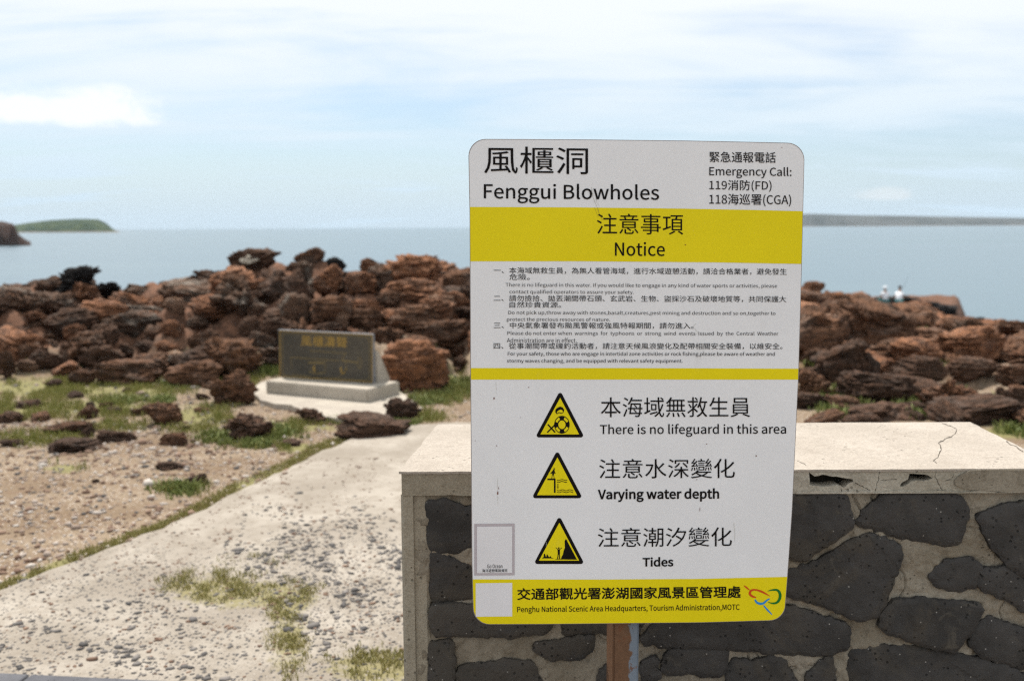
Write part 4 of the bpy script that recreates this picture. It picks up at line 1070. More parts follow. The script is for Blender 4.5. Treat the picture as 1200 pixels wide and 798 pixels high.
def put_rock(name, loc, dims, rz, style, mat, mesh_=None, tilt=(0, 0)):
    me_ = mesh_ or random.choice(STY[style])
    o_ = link(name, me_, None, loc, (tilt[0], tilt[1], rz), dims)
    o_.material_slots[0].link = 'OBJECT'; o_.material_slots[0].material = M[mat]
    return o_
NAMED = [  # centre u, v, width, height in the photograph, style, material, label, short reference
 (90, 334, 64, 30, 'crag', 'blackrock', 'jagged black crag at the top of the left rock heap against the sea', 'the jagged black crag'),
 (127, 342, 34, 16, 'crag', 'blackrock', 'small black knob just right of the jagged black crag', None),
 (158, 386, 66, 27, 'flat', 'grey', 'long low grey rock left of the dark hollow in the heap', 'the long low grey rock'),
 (124, 368, 62, 32, 'round', 'rust', 'broad rusty rock directly above the long low grey rock', None),
 (205, 361, 26, 18, 'block', 'tan', 'pale tan tilted block above the dark hollow', 'the pale tan block'),
 (203, 387, 28, 19, 'round', 'rust', 'rusty red rock wedged in the dark hollow below the tan block', None),
 (232, 389, 25, 13, 'round', 'grey', 'smooth bluish grey oval stone right of the dark hollow', 'the bluish grey oval stone'),
 (240, 409, 38, 26, 'round', 'brown', 'round brown boulder spotted white by birds, left of the monument', 'the white spotted round boulder'),
 (296, 389, 31, 28, 'round', 'dark', 'dark rounded boulder up and left of the monument corner', 'the dark rounded boulder'),
 (9, 432, 26, 30, 'crag', 'dark', 'dark craggy boulder standing on the grass at the far left', 'the craggy boulder at the far left'),
 (34, 431, 28, 13, 'flat', 'tan', 'small pale stone slab beside the craggy boulder at the far left', None),
 (150, 441, 78, 24, 'flat', 'brown', 'long flat reddish rock at the upper edge of the grass', 'the long flat reddish rock'),
 (97, 445, 30, 16, 'flat', 'brown', 'low brown rock touching the left end of the long flat reddish rock', None),
 (228, 440, 66, 32, 'round', 'brown', 'sloping brown boulder between the grass and the monument', 'the sloping brown boulder'),
 (272, 457, 62, 44, 'crag', 'brown', 'big rough boulder with reddish top beside the left end of the monument', 'the big rough boulder'),
 (190, 490, 46, 26, 'flat', 'brown', 'brown lump of rock alone in the middle of the grass', 'the lone rock in the grass'),
 (163, 483, 20, 11, 'crag', 'brown', 'little rock touching the left side of the lone rock in the grass', None),
 (290, 503, 66, 34, 'crag', 'dark', 'dark boulder ringed by green weeds in front of the monument', 'the dark boulder ringed by weeds'),
 (80, 503, 64, 14, 'flat', 'brown', 'flat brown rock barely rising from the grass on the left', 'the flat brown rock in the grass'),
 (34, 475, 36, 10, 'flat', 'dark', 'thin dark rock lying in the grass below the craggy left boulder', None),
 (12, 490, 34, 14, 'flat', 'dark', 'low dark rock in the grass cut by the left edge of the photo', None),
 (205, 516, 36, 16, 'flat', 'brown', 'squat brown rock at the edge of the grass above the gravel', 'the squat rock by the gravel'),
 (138, 512, 46, 13, 'flat', 'dark', 'weathered flat rock left of the squat brown rock by the gravel', None),
 (90, 524, 66, 14, 'flat', 'dark', 'wide dark rock flush with the gravel on the left', 'the wide dark rock in the gravel'),
 (200, 548, 36, 9, 'flat', 'dark', 'thin brown outcrop in the gravel near the small grass patch', None),
 (232, 563, 30, 13, 'flat', 'dark', 'small dark rock with grass at its left side in the gravel', None),
 (340, 520, 28, 7, 'flat', 'dark', 'sliver of dark rock on the gravel left of the wall', None),
 (112, 564, 9, 5, 'round', 'dark', 'single dark fist sized stone lying on the open gravel', None),
 (14, 520, 34, 9, 'flat', 'dark', 'low dark rock at the far left edge of the gravel', None),
 (366, 489, 40, 20, 'crag', 'dark', 'rough dark rock tucked under the left front of the monument apron', None),
 (437, 506, 90, 23, 'flat', 'dark', 'long flat dark rock lying in front of the monument by the path', 'the long flat dark rock'),
 (471, 485, 46, 24, 'crag', 'dark', 'ragged dark rock at the right corner of the monument apron', None),
 (487, 432, 86, 66, 'block', 'rust', 'large reddish brown boulder standing right beside the monument', 'the large boulder beside the monument'),
 (299, 317, 58, 30, 'block', 'dark', 'dark block with a whitish patch on the crest of the heap', 'the block with the whitish patch'),
 (352, 327, 34, 40, 'block', 'grey', 'grey banded upright block on the crest behind the monument', 'the grey banded block'),
 (364, 309, 36, 20, 'round', 'brown', 'rounded brown block capping the grey banded block', None),
 (345, 364, 38, 38, 'block', 'grey', 'grey brown squared block above the left part of the monument', None),
 (386, 328, 36, 38, 'round', 'rust', 'rusty banded boulder just right of the grey banded block', None),
 (390, 365, 50, 36, 'block', 'brown', 'grey brown block above the middle of the monument', 'the block above the monument'),
 (394, 311, 24, 15, 'round', 'blackrock', 'small black rock peeping over the crest behind the monument', None),
 (423, 332, 40, 32, 'block', 'rust', 'sloping rusty slab left of the tall layered block', None),
 (433, 314, 24, 22, 'block', 'rust', 'pointed rusty rock on the crest left of the tall layered block', None),
 (483, 318, 72, 42, 'block', 'rust', 'tall layered rusty block standing highest on the crest', 'the tall layered block'),
 (484, 345, 76, 32, 'flat', 'rust', 'long sloping rock at the foot of the tall layered block', None),
 (535, 333, 44, 26, 'flat', 'brown', 'brown ledge between the tall layered block and the sign board', None),
 (538, 356, 30, 20, 'round', 'rust', 'rusty rock half hidden by the left edge of the sign board', None),
 (517, 366, 34, 21, 'block', 'tan', 'orange tan squarish stone between the layered block and the flat slab', None),
 (484, 376, 62, 26, 'flat', 'brown', 'brown rock right of the leaning orange stone', None),
 (517, 394, 72, 36, 'block', 'brown', 'flat topped brown slab above the large boulder beside the monument', 'the flat topped slab'),
 (398, 376, 28, 20, 'block', 'tan', 'leaning orange stone just above the top edge of the monument', 'the leaning orange stone'),
 (432, 380, 42, 24, 'flat', 'brown', 'brown rock above the right top corner of the monument', None),
 (309, 403, 32, 18, 'flat', 'grey', 'greyish rock touching the left side of the monument', None),
 (457, 363, 34, 18, 'round', 'brown', 'dark brown rock in a gap below the tall layered block', None),
 (539, 416, 22, 14, 'round', 'brown', 'small brown rock on grass at the left edge of the sign', None),
 (300, 344, 36, 30, 'block', 'rust', 'rusty block below the block with the whitish patch', None),
 (302, 367, 24, 18, 'block', 'grey', 'small grey block stacked above the dark rounded boulder', None),
 (274, 341, 30, 30, 'block', 'brown', 'brown block stepping up to the block with the whitish patch', None),
 # right of the sign
 (981, 358, 46, 24, 'block', 'rust', 'squared rust topped rock ledge right of the sign with grey underside', 'the squared rust topped ledge'),
 (950, 341, 30, 13, 'flat', 'rust', 'flat rusty rock on the crest touching the right edge of the sign', None),
 (1078, 437, 66, 28, 'round', 'dark', 'oval dark brown boulder in the middle of the right hand rocks', 'the oval dark boulder'),
 (1139, 437, 62, 28, 'round', 'dark', 'oval dark boulder right beside its twin in the right hand rocks', 'the twin oval boulder'),
 (1192, 444, 44, 22, 'flat', 'brown', 'brown rock cut by the right edge of the photo', None),
 (1026, 458, 90, 38, 'flat', 'dark', 'large brown rock behind the wall top, left of the sandy patch', 'the large rock behind the wall'),
 (951, 452, 44, 36, 'crag', 'brown', 'tall brown rock touching the right edge of the sign behind the wall', 'the tall rock beside the sign'),
 (1030, 486, 92, 20, 'flat', 'dark', 'low flat rock just behind the back edge of the wall', 'the low flat rock behind the wall'),
 (1142, 484, 112, 32, 'flat', 'dark', 'broad dark rock just beyond the right back corner of the wall', 'the broad dark rock by the wall corner'),
 (1190, 473, 40, 26, 'flat', 'dark', 'dark rock at the right edge behind the broad dark rock', None),
 (1124, 412, 86, 20, 'flat', 'brown', 'long brown slab above the twin oval boulders', 'the long brown slab'),
 (1056, 411, 52, 18, 'flat', 'brown', 'brown slab left of the long brown slab', None),
 (1001, 423, 30, 20, 'round', 'brown', 'brown rock with weeds behind it right of the sign', None),
 (1087, 396, 68, 14, 'flat', 'brown', 'thin brown ledge above the long brown slab', None),
 (1027, 385, 42, 14, 'round', 'grey', 'greyish dark rock below the squared rust topped ledge', None),
 (1066, 368, 62, 20, 'flat', 'rust', 'smooth rusty slab below the two seated people', 'the smooth rusty slab'),
 (1130, 385, 68, 20, 'flat', 'rust', 'rusty slab near the shoreline at the right', 'the rusty shoreline slab'),
 (1188, 388, 42, 17, 'flat', 'brown', 'brown shoreline rock at the right edge of the photo', None),
 (1058, 353, 54, 8, 'crag', 'blackrock', 'long black reef on which the two people sit', 'the long black reef'),
 (1028, 355, 40, 8, 'crag', 'blackrock', 'left end of the black reef in front of the sea', None),
 (1106, 366, 36, 12, 'crag', 'blackrock', 'black hump of the reef right of the seated people', None),
 (1092, 362, 22, 9, 'crag', 'blackrock', 'black rock between the seated people and the black hump', None),
 (1150, 376, 12, 6, 'crag', 'blackrock', 'tiny black rock at the right tip of the reef', None),
]
placed = []; REFS = []; nth = 0
for i, (cu, cv, w_, h_, sty, mt, lab, ref) in enumerate(NAMED):
    if mt == 'blackrock' and cu > 900:
        p = hit(cu, cv+h_*.35)
        if p is None or p.y < 50: p = at_y(cu, cv+h_*.35, 62.0)
    else:
        p = hit(cu, cv+h_*.42)
        if p is None: p = at_y(cu, cv+h_*.42, 14.0)
    px = p.y*1.01/F; Wd = w_*px*1.06; Hh = h_*px*(1.35 if sty in ('flat', 'crag') else 1.25); Dp = Wd*random.Random(i).uniform(.6, .85)
    if h_ > 30: Hh = h_*px*1.12
    if cv < 335 and cu < 560 and mt != 'blackrock': Hh *= .9
    c = Vector((p.x, p.y+Dp*.35, p.z+Hh*.5-Hh*(.16 if cv < 462 or h_ > 22 else .34))); rr2 = random.Random(i+40)
    c.x = p.x*c.y/p.y
    s_big = w_ > 60 and mt != 'blackrock'
    me_ = rock_mesh(900+i, sty, ICO5) if s_big else None
    nm = 'boulder' if sty != 'flat' else 'flat_rock'
    o = put_rock(nm, c, (Wd, Dp, Hh), rr2.uniform(-.25, .25)+(math.pi if rr2.random() < .5 else 0), sty, mt, me_, (rr2.uniform(-.08, .08), rr2.uniform(-.08, .08)))
    tag(o, lab, 'rock'); placed.append((c.x, c.y, max(Wd, Dp)*.5))
    if ref: REFS.append((cu, cv, ref))
    if 'whitish patch' in lab and 'dark block' in lab:
        pt = rock_mesh(555, 'flat'); pt.name = 'pale_patch'; q2 = link('pale_patch', pt, o, (.02, -.36, .12), (0, .1, 0), (.42, .3, .36))
        q2.material_slots[0].link = 'OBJECT'; q2.material_slots[0].material = M['patch']; tag(q2, 'whitish crusted patch')
    if 'spotted white' in lab:
        for a, b_, s2 in ((.1, .12, .07), (-.22, -.1, .045)):
            pt = rock_mesh(556, 'flat'); q2 = link('dropping', pt, o, (a, -.43, b_), (0, 0, 0), (s2, .12, s2))
            q2.material_slots[0].link = 'OBJECT'; q2.material_slots[0].material = M['patch']
REFS += [(385, 415, 'the monument'), (547, 400, 'the sign'), (937, 400, 'the right edge of the sign')]
# fill: world-space scatter over the heap and the shelving rocks
cand = []
def scatter(n_, xr, yr, sz, cond, stys, mats, sep):
    k = 0; tries = 0
    while k < n_ and tries < n_*60:
        tries += 1
        y = random.uniform(*yr); x = random.uniform(*xr)*y/14
        u2 = float(column(x, y))
        if not cond(u2, x, y): continue
        s_ = random.uniform(*sz)*(1+.3*(random.random() < .15))
        if any((x-a)**2+((y-b_)*.8)**2 < (sep*(s_*.5+c_*.75))**2 for a, b_, c_ in placed): continue
        sty = random.choice(stys); hgt = s_*(random.uniform(.5, .8) if sty != 'flat' else random.uniform(.28, .42))
        z = float(terrain(x, y)); tv = float(to_px(x, y, z+hgt*.62)[1])
        if tv < float(np.interp(u2, _su, [b_ for a, b_ in SKY_L]))-(6 if u2 < 560 else 1): continue
        placed.append((x, y, s_*.5)); k += 1
        mt = random.choice(mats)
        o_ = put_rock('boulder' if sty != 'flat' else 'flat_rock', (x, y, z+hgt*.24), (s_, s_*random.uniform(.6, .9), hgt), random.uniform(0, 6.28), sty, mt, None, (random.uniform(-.3, .3), random.uniform(-.3, .3)))
        uu, vv_ = to_px(x, y, z+hgt*.3); cand.append([float(uu), float(vv_), s_, s_*F/y, mt, sty, o_, (x, y)])
L_ = lambda u2, x, y: -25 < u2 < 575
scatter(68, (-8, 0), (10.3, 12.3), (.26, .78), L_, ['block', 'crag', 'flat', 'round'], ['brown', 'dark', 'dark', 'rust', 'grey', 'rust'], .60)
scatter(66, (-8, 0), (12.3, 14.9), (.45, 1.05), L_, ['block', 'block', 'round', 'flat', 'crag'], ['rust', 'rust', 'dark', 'rust', 'dark', 'grey'], .56)
scatter(56, (3.5, 8.5), (8.8, 18), (.45, 1.15), lambda u2, x, y: 925 < u2 < 1225 and not (1095 < u2 < 1230 and 8.6 < y < 10.4), ['flat', 'flat', 'round', 'block'], ['brown', 'rust', 'dark', 'brown'], .66)
scatter(12, (3.2, 8.0), (7.5, 9.3), (.20, .50), lambda u2, x, y: 930 < u2 < 1225 and not (1095 < u2 < 1230 and 8.8 < y < 10.0), ['flat', 'flat', 'crag'], ['dark', 'brown', 'dark'], .75)
scatter(34, (3.5, 8.0), (8.3, 12.5), (.22, .55), lambda u2, x, y: 925 < u2 < 1225 and not (1095 < u2 < 1230 and 8.8 < y < 10.0), ['flat', 'round', 'crag'], ['brown', 'rust', 'dark', 'brown'], .7)
scatter(40, (3.5, 8.5), (18, 27), (.9, 2.2), lambda u2, x, y: 925 < u2 < 1225, ['flat', 'flat', 'round'], ['rust', 'brown', 'rust', 'dark'], .66)
scatter(20, (0, 4.2), (9.6, 16), (.7, 1.4), lambda u2, x, y: 575 < u2 < 925, ['flat', 'round', 'block'], ['brown', 'rust', 'dark'], .8)
scatter(14, (-8, -2), (7.2, 10.2), (.10, .26), lambda u2, x, y: -10 < u2 < 300, ['flat', 'round'], ['dark', 'brown'], 1.2)
TN = {'rust': 'rusty', 'brown': 'brown', 'dark': 'dark', 'grey': 'greyish', 'tan': 'tan'}
used = {}
for c in sorted(cand, key=lambda c: -c[3]):
    u2, v2, s_, wpx, mt, sty, o_, pos = c
    shp = {'flat': 'flat', 'round': 'rounded', 'block': 'blocky', 'crag': 'craggy'}[sty]
    size = 'large' if wpx > 62 else 'mid-sized' if wpx > 36 else 'small'
    if 575 < u2 < 925:
        part_ = 'left' if u2 < 690 else 'middle' if u2 < 810 else 'right'; row_ = 'near' if pos[1] < 11 else 'far' if pos[1] > 13.5 else 'midway'
        lab = f'{size} {TN[mt]} {shp} rock {row_} behind the {part_} of the sign board'; tag(o_, lab, 'rock', 'rocks hidden behind the sign board'); continue
    rs = sorted(REFS, key=lambda r_: (r_[0]-u2)**2+((r_[1]-v2)*1.6)**2)
    lab = None
    for r_ in rs[:6]:
        du, dv = u2-r_[0], (v2-r_[1])
        dirn = ('above' if dv < -8 else 'below' if dv > 8 else '')+(' and ' if abs(dv) > 8 and abs(du) > 12 else '')+('right of' if du > 12 else 'left of' if du < -12 else '')
        dirn = dirn.strip() or 'touching'
        dirn = dirn.replace('above and right of', 'above right of').replace('above and left of', 'above left of').replace('below and right of', 'below right of').replace('below and left of', 'below left of')
        far = math.hypot(du, dv); adv = 'close ' if far < 45 else ''
        lab = f'{size} {TN[mt]} {shp} rock {adv}{dirn} {r_[2]}'
        if lab not in used: break
    if len(lab.split()) > 16: lab = lab.replace(size+' ', '', 1)
    if lab in used:
        grp = 'look-alike rocks '+lab.split(' rock ')[1]; tag(o_, lab, 'rock', grp); used[lab]['group'] = grp
    else: tag(o_, lab, 'rock'); used[lab] = o_

# ------------------------------------------------------------------ pebbles, grass, weeds (stuff)
bmi = bmesh.new(); bmesh.ops.create_icosphere(bmi, subdivisions=1, radius=1)
IC0 = (np.array([v_.co[:] for v_ in bmi.verts]), np.array([[v_.index for v_ in f.verts] for f in bmi.faces])); bmi.free()
def pebbles(name, pts, sizes, mat, label, flatness=(.35, .7)):
    n_ = len(pts); base, fc = IC0; nv = len(base)
    a = rng.uniform(0, 2*np.pi, n_); sx = sizes*rng.uniform(.7, 1.3, n_); sy = sizes*rng.uniform(.5, .9, n_); sz = sizes*rng.uniform(*flatness, n_)
    b_ = base[None]*(1+rng.uniform(-.22, .22, (n_, nv, 1)))
    X = b_[..., 0]*sx[:, None]; Y = b_[..., 1]*sy[:, None]; Z = b_[..., 2]*sz[:, None]
    ca, sa = np.cos(a)[:, None], np.sin(a)[:, None]
    P = np.stack([X*ca-Y*sa+pts[:, :1], X*sa+Y*ca+pts[:, 1:2], Z+pts[:, 2:3]+sz[:, None]*.25], -1).reshape(-1, 3)
    f_ = (fc[None]+(np.arange(n_)*nv)[:, None, None]).reshape(-1, 3)
    return tag(link(name, np_mesh(name, P, f_, mat, True)), label, kind='stuff')
def ground_pts(n_, box, dens, on_path):
    """random ground positions; dens(u, v) is a 0-1 acceptance"""
    out_ = []
    (x0, x1, y0, y1) = box
    while sum(len(o_) for o_ in out_) < n_:
        x = rng.uniform(x0, x1, 20000); y = rng.uniform(y0, y1, 20000)
        u2, v2 = to_px(x, y, x*0)
        k = rng.uniform(0, 1, 20000) < dens(u2, v2); k &= in_poly(x, y, PATHPOLY) == on_path
        k &= ~((y > WY-.1) & (y < WY+.6) & (x > XL-.05))
        x, y = x[k], y[k]; z = np.full(len(x), .025) if on_path else terrain(x, y)
        out_.append(np.stack([x, y, z], -1))
    return np.concatenate(out_)[:n_]
clump = lambda u2, v2: np.clip((fbm(u2/38, v2/24, 44, 4)-.42)*5, 0, 1)
dd = lambda u2, v2: (blob(u2, v2, 380, 680, 110, 90)*1.2+blob(u2, v2, 100, 770, 220, 60)*.8+.12*(v2 > 640))*clump(u2, v2)
pk = ground_pts(1500, (-2.4, .2, 2.5, 6.5), dd, True)
pebbles('gravel', pk, rng.gamma(3.0, .0026, len(pk))+.003, M['pebdark'], 'dark pebbles loose on the worn concrete path', (.2, .4))
pk = ground_pts(3600, (-2.4, .2, 2.5, 6.0), lambda u2, v2: np.clip((v2-610)/120, .03, 1)*(.25+.75*clump(u2+50, v2+31)), True)
pebbles('gravel', pk, rng.gamma(3.0, .0011, len(pk))+.002, M['pebdark'], 'small dark chips worn out of the concrete path', (.15, .35))
pk = ground_pts(2200, (-2.4, .2, 2.5, 6.5), lambda u2, v2: .5*clump(v2+90, u2)+.1, True)
pebbles('gravel', pk, rng.gamma(3, .0016, len(pk))+.002, M['pebbrown'], 'fine brown grit on the path', (.3, .5))
box = (-5.6, 0, 3.6, 10.2)
pk = ground_pts(4800, box, lambda u2, v2: np.where(v2 > 495, .3+.7*clump(u2+300, v2), .12), False)
pebbles('gravel', pk, rng.gamma(2.6, .0034, len(pk))+.003, M['peblight'], 'pale shell chips and stones on the soil')
pk = ground_pts(4200, box, lambda u2, v2: np.where(v2 > 495, .3+.7*clump(u2-100, v2+70), .15), False)
pebbles('gravel', pk, rng.gamma(2.6, .0038, len(pk))+.003, M['pebbrown'], 'brown stones strewn on the soil')
pk = ground_pts(1300, box, lambda u2, v2: np.where(v2 > 495, clump(u2+50, v2-20), .25), False)
pebbles('gravel', pk, rng.gamma(2.6, .0042, len(pk))+.003, M['pebdark'], 'dark stones strewn on the soil')

def blades(name, pts, h, wd, mat, label, lean=.5):
    n_ = len(pts); a = rng.uniform(0, 2*np.pi, n_); hh = h*rng.uniform(.4, 1.3, n_); la = rng.uniform(0, 2*np.pi, n_); le = lean*rng.uniform(.1, 1, n_)*hh
    dx_, dy_ = np.cos(a)*wd*.5, np.sin(a)*wd*.5; lx, ly = np.cos(la)*le, np.sin(la)*le
    b0 = pts; v0 = np.stack([b0[:, 0]-dx_, b0[:, 1]-dy_, b0[:, 2]-.004], -1); v1 = np.stack([b0[:, 0]+dx_, b0[:, 1]+dy_, b0[:, 2]-.004], -1)
    m0 = np.stack([b0[:, 0]+lx*.35-dx_*.8, b0[:, 1]+ly*.35-dy_*.8, b0[:, 2]+hh*.6], -1); m1 = np.stack([b0[:, 0]+lx*.35+dx_*.8, b0[:, 1]+ly*.35+dy_*.8, b0[:, 2]+hh*.6], -1)
    tp = np.stack([b0[:, 0]+lx, b0[:, 1]+ly, b0[:, 2]+hh], -1)
    P = np.stack([v0, v1, m0, m1, tp], 1).reshape(-1, 3); k = (np.arange(n_)*5)[:, None]
    f_ = np.concatenate([k+np.array([0, 1, 3]), k+np.array([0, 3, 2]), k+np.array([2, 3, 4])])
    return tag(link(name, np_mesh(name, P, f_, mat, False)), label, kind='stuff')
gd = lambda u2, v2: np.clip(np.max([blob(u2, v2, *b_) for b_ in GRASS[:19]], 0)*1.3, 0, 1)*np.clip((fbm(u2/22, v2/9, 61, 4)-.40)*6, 0, 1)
pk = ground_pts(26000, (-7, 0, 4.2, 11.2), gd, False)
blades('grass', pk, .035+.02*rng.uniform(0, 1, len(pk)), .006, M['blade'], 'short yellow green turf on the soil left of the path')
def edge_d(u2, v2):
    d_ = np.full(np.shape(u2), 99.)
    for i_ in range(len(EDGE)-1):
        (a0, b0), (a1, b1) = EDGE[i_], EDGE[i_+1]
        t_ = np.clip(((u2-a0)*(a1-a0)+(v2-b0)*(b1-b0))/((a1-a0)**2+(b1-b0)**2), 0, 1); d_ = np.minimum(d_, np.hypot(u2-a0-t_*(a1-a0), v2-b0-t_*(b1-b0)))
    return np.clip(1.2-d_/6, 0, 1)*np.clip((fbm(u2/30, v2/30, 3, 3)-.3)*5, .1, 1)
pk = ground_pts(6000, (-3.6, 0, 3.6, 7.2), edge_d, False)
blades('grass', pk, .022, .005, M['dryblade'], 'thin strip of grass along the path edge')
pg = lambda u2, v2: .85*np.clip((blob(u2, v2, 255, 692, 62, 18)+blob(u2, v2, 338, 748, 26, 56)*.75+blob(u2, v2, 440, 784, 55, 20)+blob(u2, v2, 335, 700, 50, 14)*.7+blob(u2, v2, 300, 662, 40, 8)*.3)*1.3, 0, 1)*np.clip((fbm(u2/20, v2/9, 13, 4)-.44)*6, 0.06, 1)
pk = ground_pts(5200, (-1.8, .1, 2.8, 4.8), pg, True)
blades('grass', pk, .017, .0035, M['dryblade'], 'grass growing through the worn path', .9)
# greener weeds about the boulders
WEED = [(330, 508, 22, 9), (255, 515, 20, 9), (300, 521, 30, 5), (522, 462, 26, 12), (540, 452, 16, 10), (500, 470, 22, 6), (278, 425, 16, 6), (318, 436, 14, 6), (240, 418, 16, 5), (190, 470, 10, 6), (205, 452, 14, 6), (145, 470, 30, 5), (470, 498, 20, 3), (400, 495, 20, 3), (215, 573, 26, 7)]
def hit_pts(n_, blobs):
    out_ = []
    while len(out_) < n_:
        b_ = random.choice(blobs); u2 = random.gauss(b_[0], b_[2]*.5); v2 = random.gauss(b_[1], b_[3]*.5); p = hit(u2, v2)
        if p is not None and p.y < 40: out_.append(tuple(p))
    base = np.array(out_); return base
bp = hit_pts(900, WEED); reps = np.repeat(bp, 11, 0); reps[:, :2] += rng.normal(0, .03, (len(reps), 2))
blades('weeds', reps, .055*rng.uniform(.4, 1, len(reps)), .011, M['leaf'], 'green leafy weeds round the boulders', 1.0)
WR = [(968, 465, 12, 12), (975, 478, 18, 6), (1010, 472, 22, 5), (985, 488, 30, 4), (1075, 487, 10, 6), (1030, 452, 30, 4), (1120, 462, 14, 4), (1178, 470, 12, 3), (1080, 388, 6, 4), (1100, 422, 6, 6), (1035, 420, 16, 4), (1085, 420, 10, 4), (1190, 508, 26, 6), (1100, 396, 6, 3), (955, 425, 12, 5), (1065, 475, 14, 4)]
bp = hit_pts(380, WR); reps = np.repeat(bp, 12, 0); reps[:, :2] += rng.normal(0, .05, (len(reps), 2))
blades('weeds', reps, .085*rng.uniform(.4, 1, len(reps)), .014, M['leaf'], 'green tufts among the rocks right of the sign', .9)

# ------------------------------------------------------------------ two people far off on the reef
M['shirt'] = mat_paint('white_cloth', (.78, .78, .80), .8, .03, 0); M['skin'] = mat_paint('skin', (.38, .22, .15), .6, .05, 0)
M['teal'] = mat_paint('teal_cloth', (.03, .13, .13), .8, .05, 0); M['darkcloth'] = mat_paint('dark_cloth', (.025, .025, .03), .8, .05, 0); M['hair'] = mat_paint('dark_hair', (.03, .022, .018), .6, .05, 0)
def skin_mesh(name, joints, edges, radii, mat, sub=1):
    me_ = bpy.data.meshes.new(name); me_.from_pydata(joints, edges, []); o_ = bpy.data.objects.new(name, me_); COL.objects.link(o_)
    md = o_.modifiers.new('skin', 'SKIN'); o_.modifiers.new('sub', 'SUBSURF').levels = sub
    for i_, r_ in enumerate(radii): me_.skin_vertices[0].data[i_].radius = (r_, r_) if not hasattr(r_, '__len__') else r_
    me_.skin_vertices[0].data[0].use_root = True
    m2 = bpy.data.meshes.new_from_object(o_.evaluated_get(bpy.context.evaluated_depsgraph_get())); bpy.data.objects.remove(o_)
    m2.materials.clear(); m2.materials.append(mat); m2.name = name; m2.polygons.foreach_set('use_smooth', [True]*len(m2.polygons)); return m2
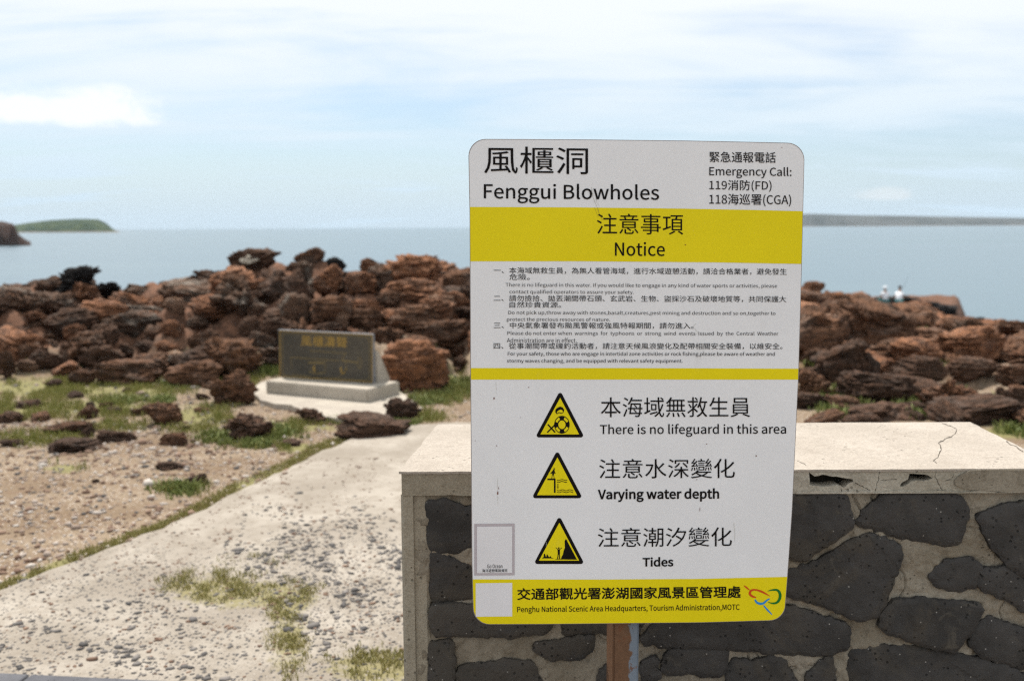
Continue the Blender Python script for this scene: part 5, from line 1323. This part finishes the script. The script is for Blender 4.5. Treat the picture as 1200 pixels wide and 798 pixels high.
def person(loc, rz, label, lean, hat, lower):
    root = empty('person', loc, label, 'person', 'people sitting on the reef')
    root.rotation_euler = (0, 0, rz)
    L = lean
    J = [(0, 0, .12), (0, L*.35, .36), (0, L*.7, .56), (0, L*.85, .64), (0, L*1.0, .72), (0, L*1.12+.02, .84),
         (-.17, L*.7, .55), (-.24, L*.7+.06, .32), (-.12, L*.7+.26, .24), (.17, L*.7, .55), (.25, L*.7+.07, .32), (.12, L*.7+.28, .26),
         (-.11, .02, .10), (-.15, .42, .22), (-.14, .52, -.16), (-.14, .62, -.20), (.11, .02, .10), (.15, .42, .22), (.14, .52, -.16), (.14, .62, -.20)]
    Eg = [(0, 1), (1, 2), (2, 3), (3, 4), (4, 5), (2, 6), (6, 7), (7, 8), (2, 9), (9, 10), (10, 11), (0, 12), (12, 13), (13, 14), (14, 15), (0, 16), (16, 17), (17, 18), (18, 19)]
    rd = [(.15, .12), (.14, .11), (.16, .11), .06, .07, .085, .06, .045, .03, .06, .045, .03, .09, .065, .045, .035, .09, .065, .045, .035]
    link('body', skin_mesh('body', J, Eg, rd, M['skin']), root)
    Js = [J[0], J[1], J[2], J[3], J[6], tuple((np.array(J[6])*.4+np.array(J[7])*.6)), J[9], tuple((np.array(J[9])*.4+np.array(J[10])*.6))]
    link('shirt', skin_mesh('shirt', Js, [(0, 1), (1, 2), (2, 3), (2, 4), (4, 5), (2, 6), (6, 7)], [(.19, .15), (.19, .15), (.20, .14), .08, .085, .07, .085, .07], M['shirt']), root)
    Jt = [J[0], J[12], J[13], J[16], J[17]]
    link('trousers', skin_mesh('trousers', Jt, [(0, 1), (1, 2), (0, 3), (3, 4)], [(.17, .15), .11, .085, .11, .085], M[lower]), root)
    bm_ = bmesh.new(); bmesh.ops.create_uvsphere(bm_, u_segments=16, v_segments=10, radius=.105)
    for v_ in bm_.verts:
        v_.co.z *= .8 if not hat else .6
        if hat and v_.co.z < -.01: v_.co.x *= 1.45; v_.co.y *= 1.45; v_.co.z = -.012
        v_.co += Vector((0, L*1.12+.0, .89))
    link('hat' if hat else 'hair', bm_mesh('hat', bm_, M['shirt'] if hat else M['hair'], True), root)
    return root, J
for cu, cv, rz, lab, ln, ht, lw in ((1037, 355, .15, 'person in a white shirt and pale hat sitting on the reef, left of the two', .02, True, 'teal'), (1053, 355.5, -.5, 'person in a white top bending forward with a fishing rod, right of the two', .30, False, 'teal')):
    p = at_y(cu, cv, 60.5)
    seat = put_rock('boulder', (p.x, p.y+.1, p.z-.32), (1.5, 1.2, .7), cu, 'round', 'blackrock'); tag(seat, 'black rock under the %s seated person' % ('left' if cu < 1045 else 'right'), 'rock')
    rt, J = person((p.x, p.y, p.z-.03), rz, lab, ln, ht, lw)
    rt.scale = (1.12, 1.12, 1.12)
    if not ht:
        fr = empty('fishing_rod', (p.x+.2, p.y+.4, p.z+.3), 'thin fishing rod held out to the right by the bending person', 'fishing rod')
        for nm_, a, b_, r_ in (('rod_blank', Vector((0, 0, 0)), Vector((1.0, 1.2, 1.4)), .008), ('handle', Vector((-.18, -.21, -.25)), Vector((0, 0, 0)), .016)):
            bm_ = bmesh.new(); bmesh.ops.create_cone(bm_, cap_ends=True, segments=8, radius1=r_, radius2=r_*.5, depth=(b_-a).length)
            bm_.transform(Matrix.Translation((a+b_)/2) @ (b_-a).to_track_quat('Z', 'Y').to_matrix().to_4x4()); link(nm_, bm_mesh(nm_, bm_, M['darkcloth']), fr)

# ------------------------------------------------------------------ air
HAZE = True
if HAZE:
    hm = bpy.data.materials.new('sea_haze'); hm.use_nodes = True; ht_ = NT(hm.node_tree); ht_.n.clear()
    pv2 = ht_.add('ShaderNodeVolumePrincipled'); pv2.inputs['Color'].default_value = (.70, .85, 1, 1); pv2.inputs['Density'].default_value = 4.5e-5; pv2.inputs['Anisotropy'].default_value = 0
    oo2 = ht_.add('ShaderNodeOutputMaterial'); ht_.l.new(pv2.outputs[0], oo2.inputs['Volume'])
    v, f = box_vf(-9300, 9300, -9300, 9300, -9.5, 120)
    tag(link('haze', mesh('haze', v, f, hm)), 'thin pale sea haze', kind='stuff')
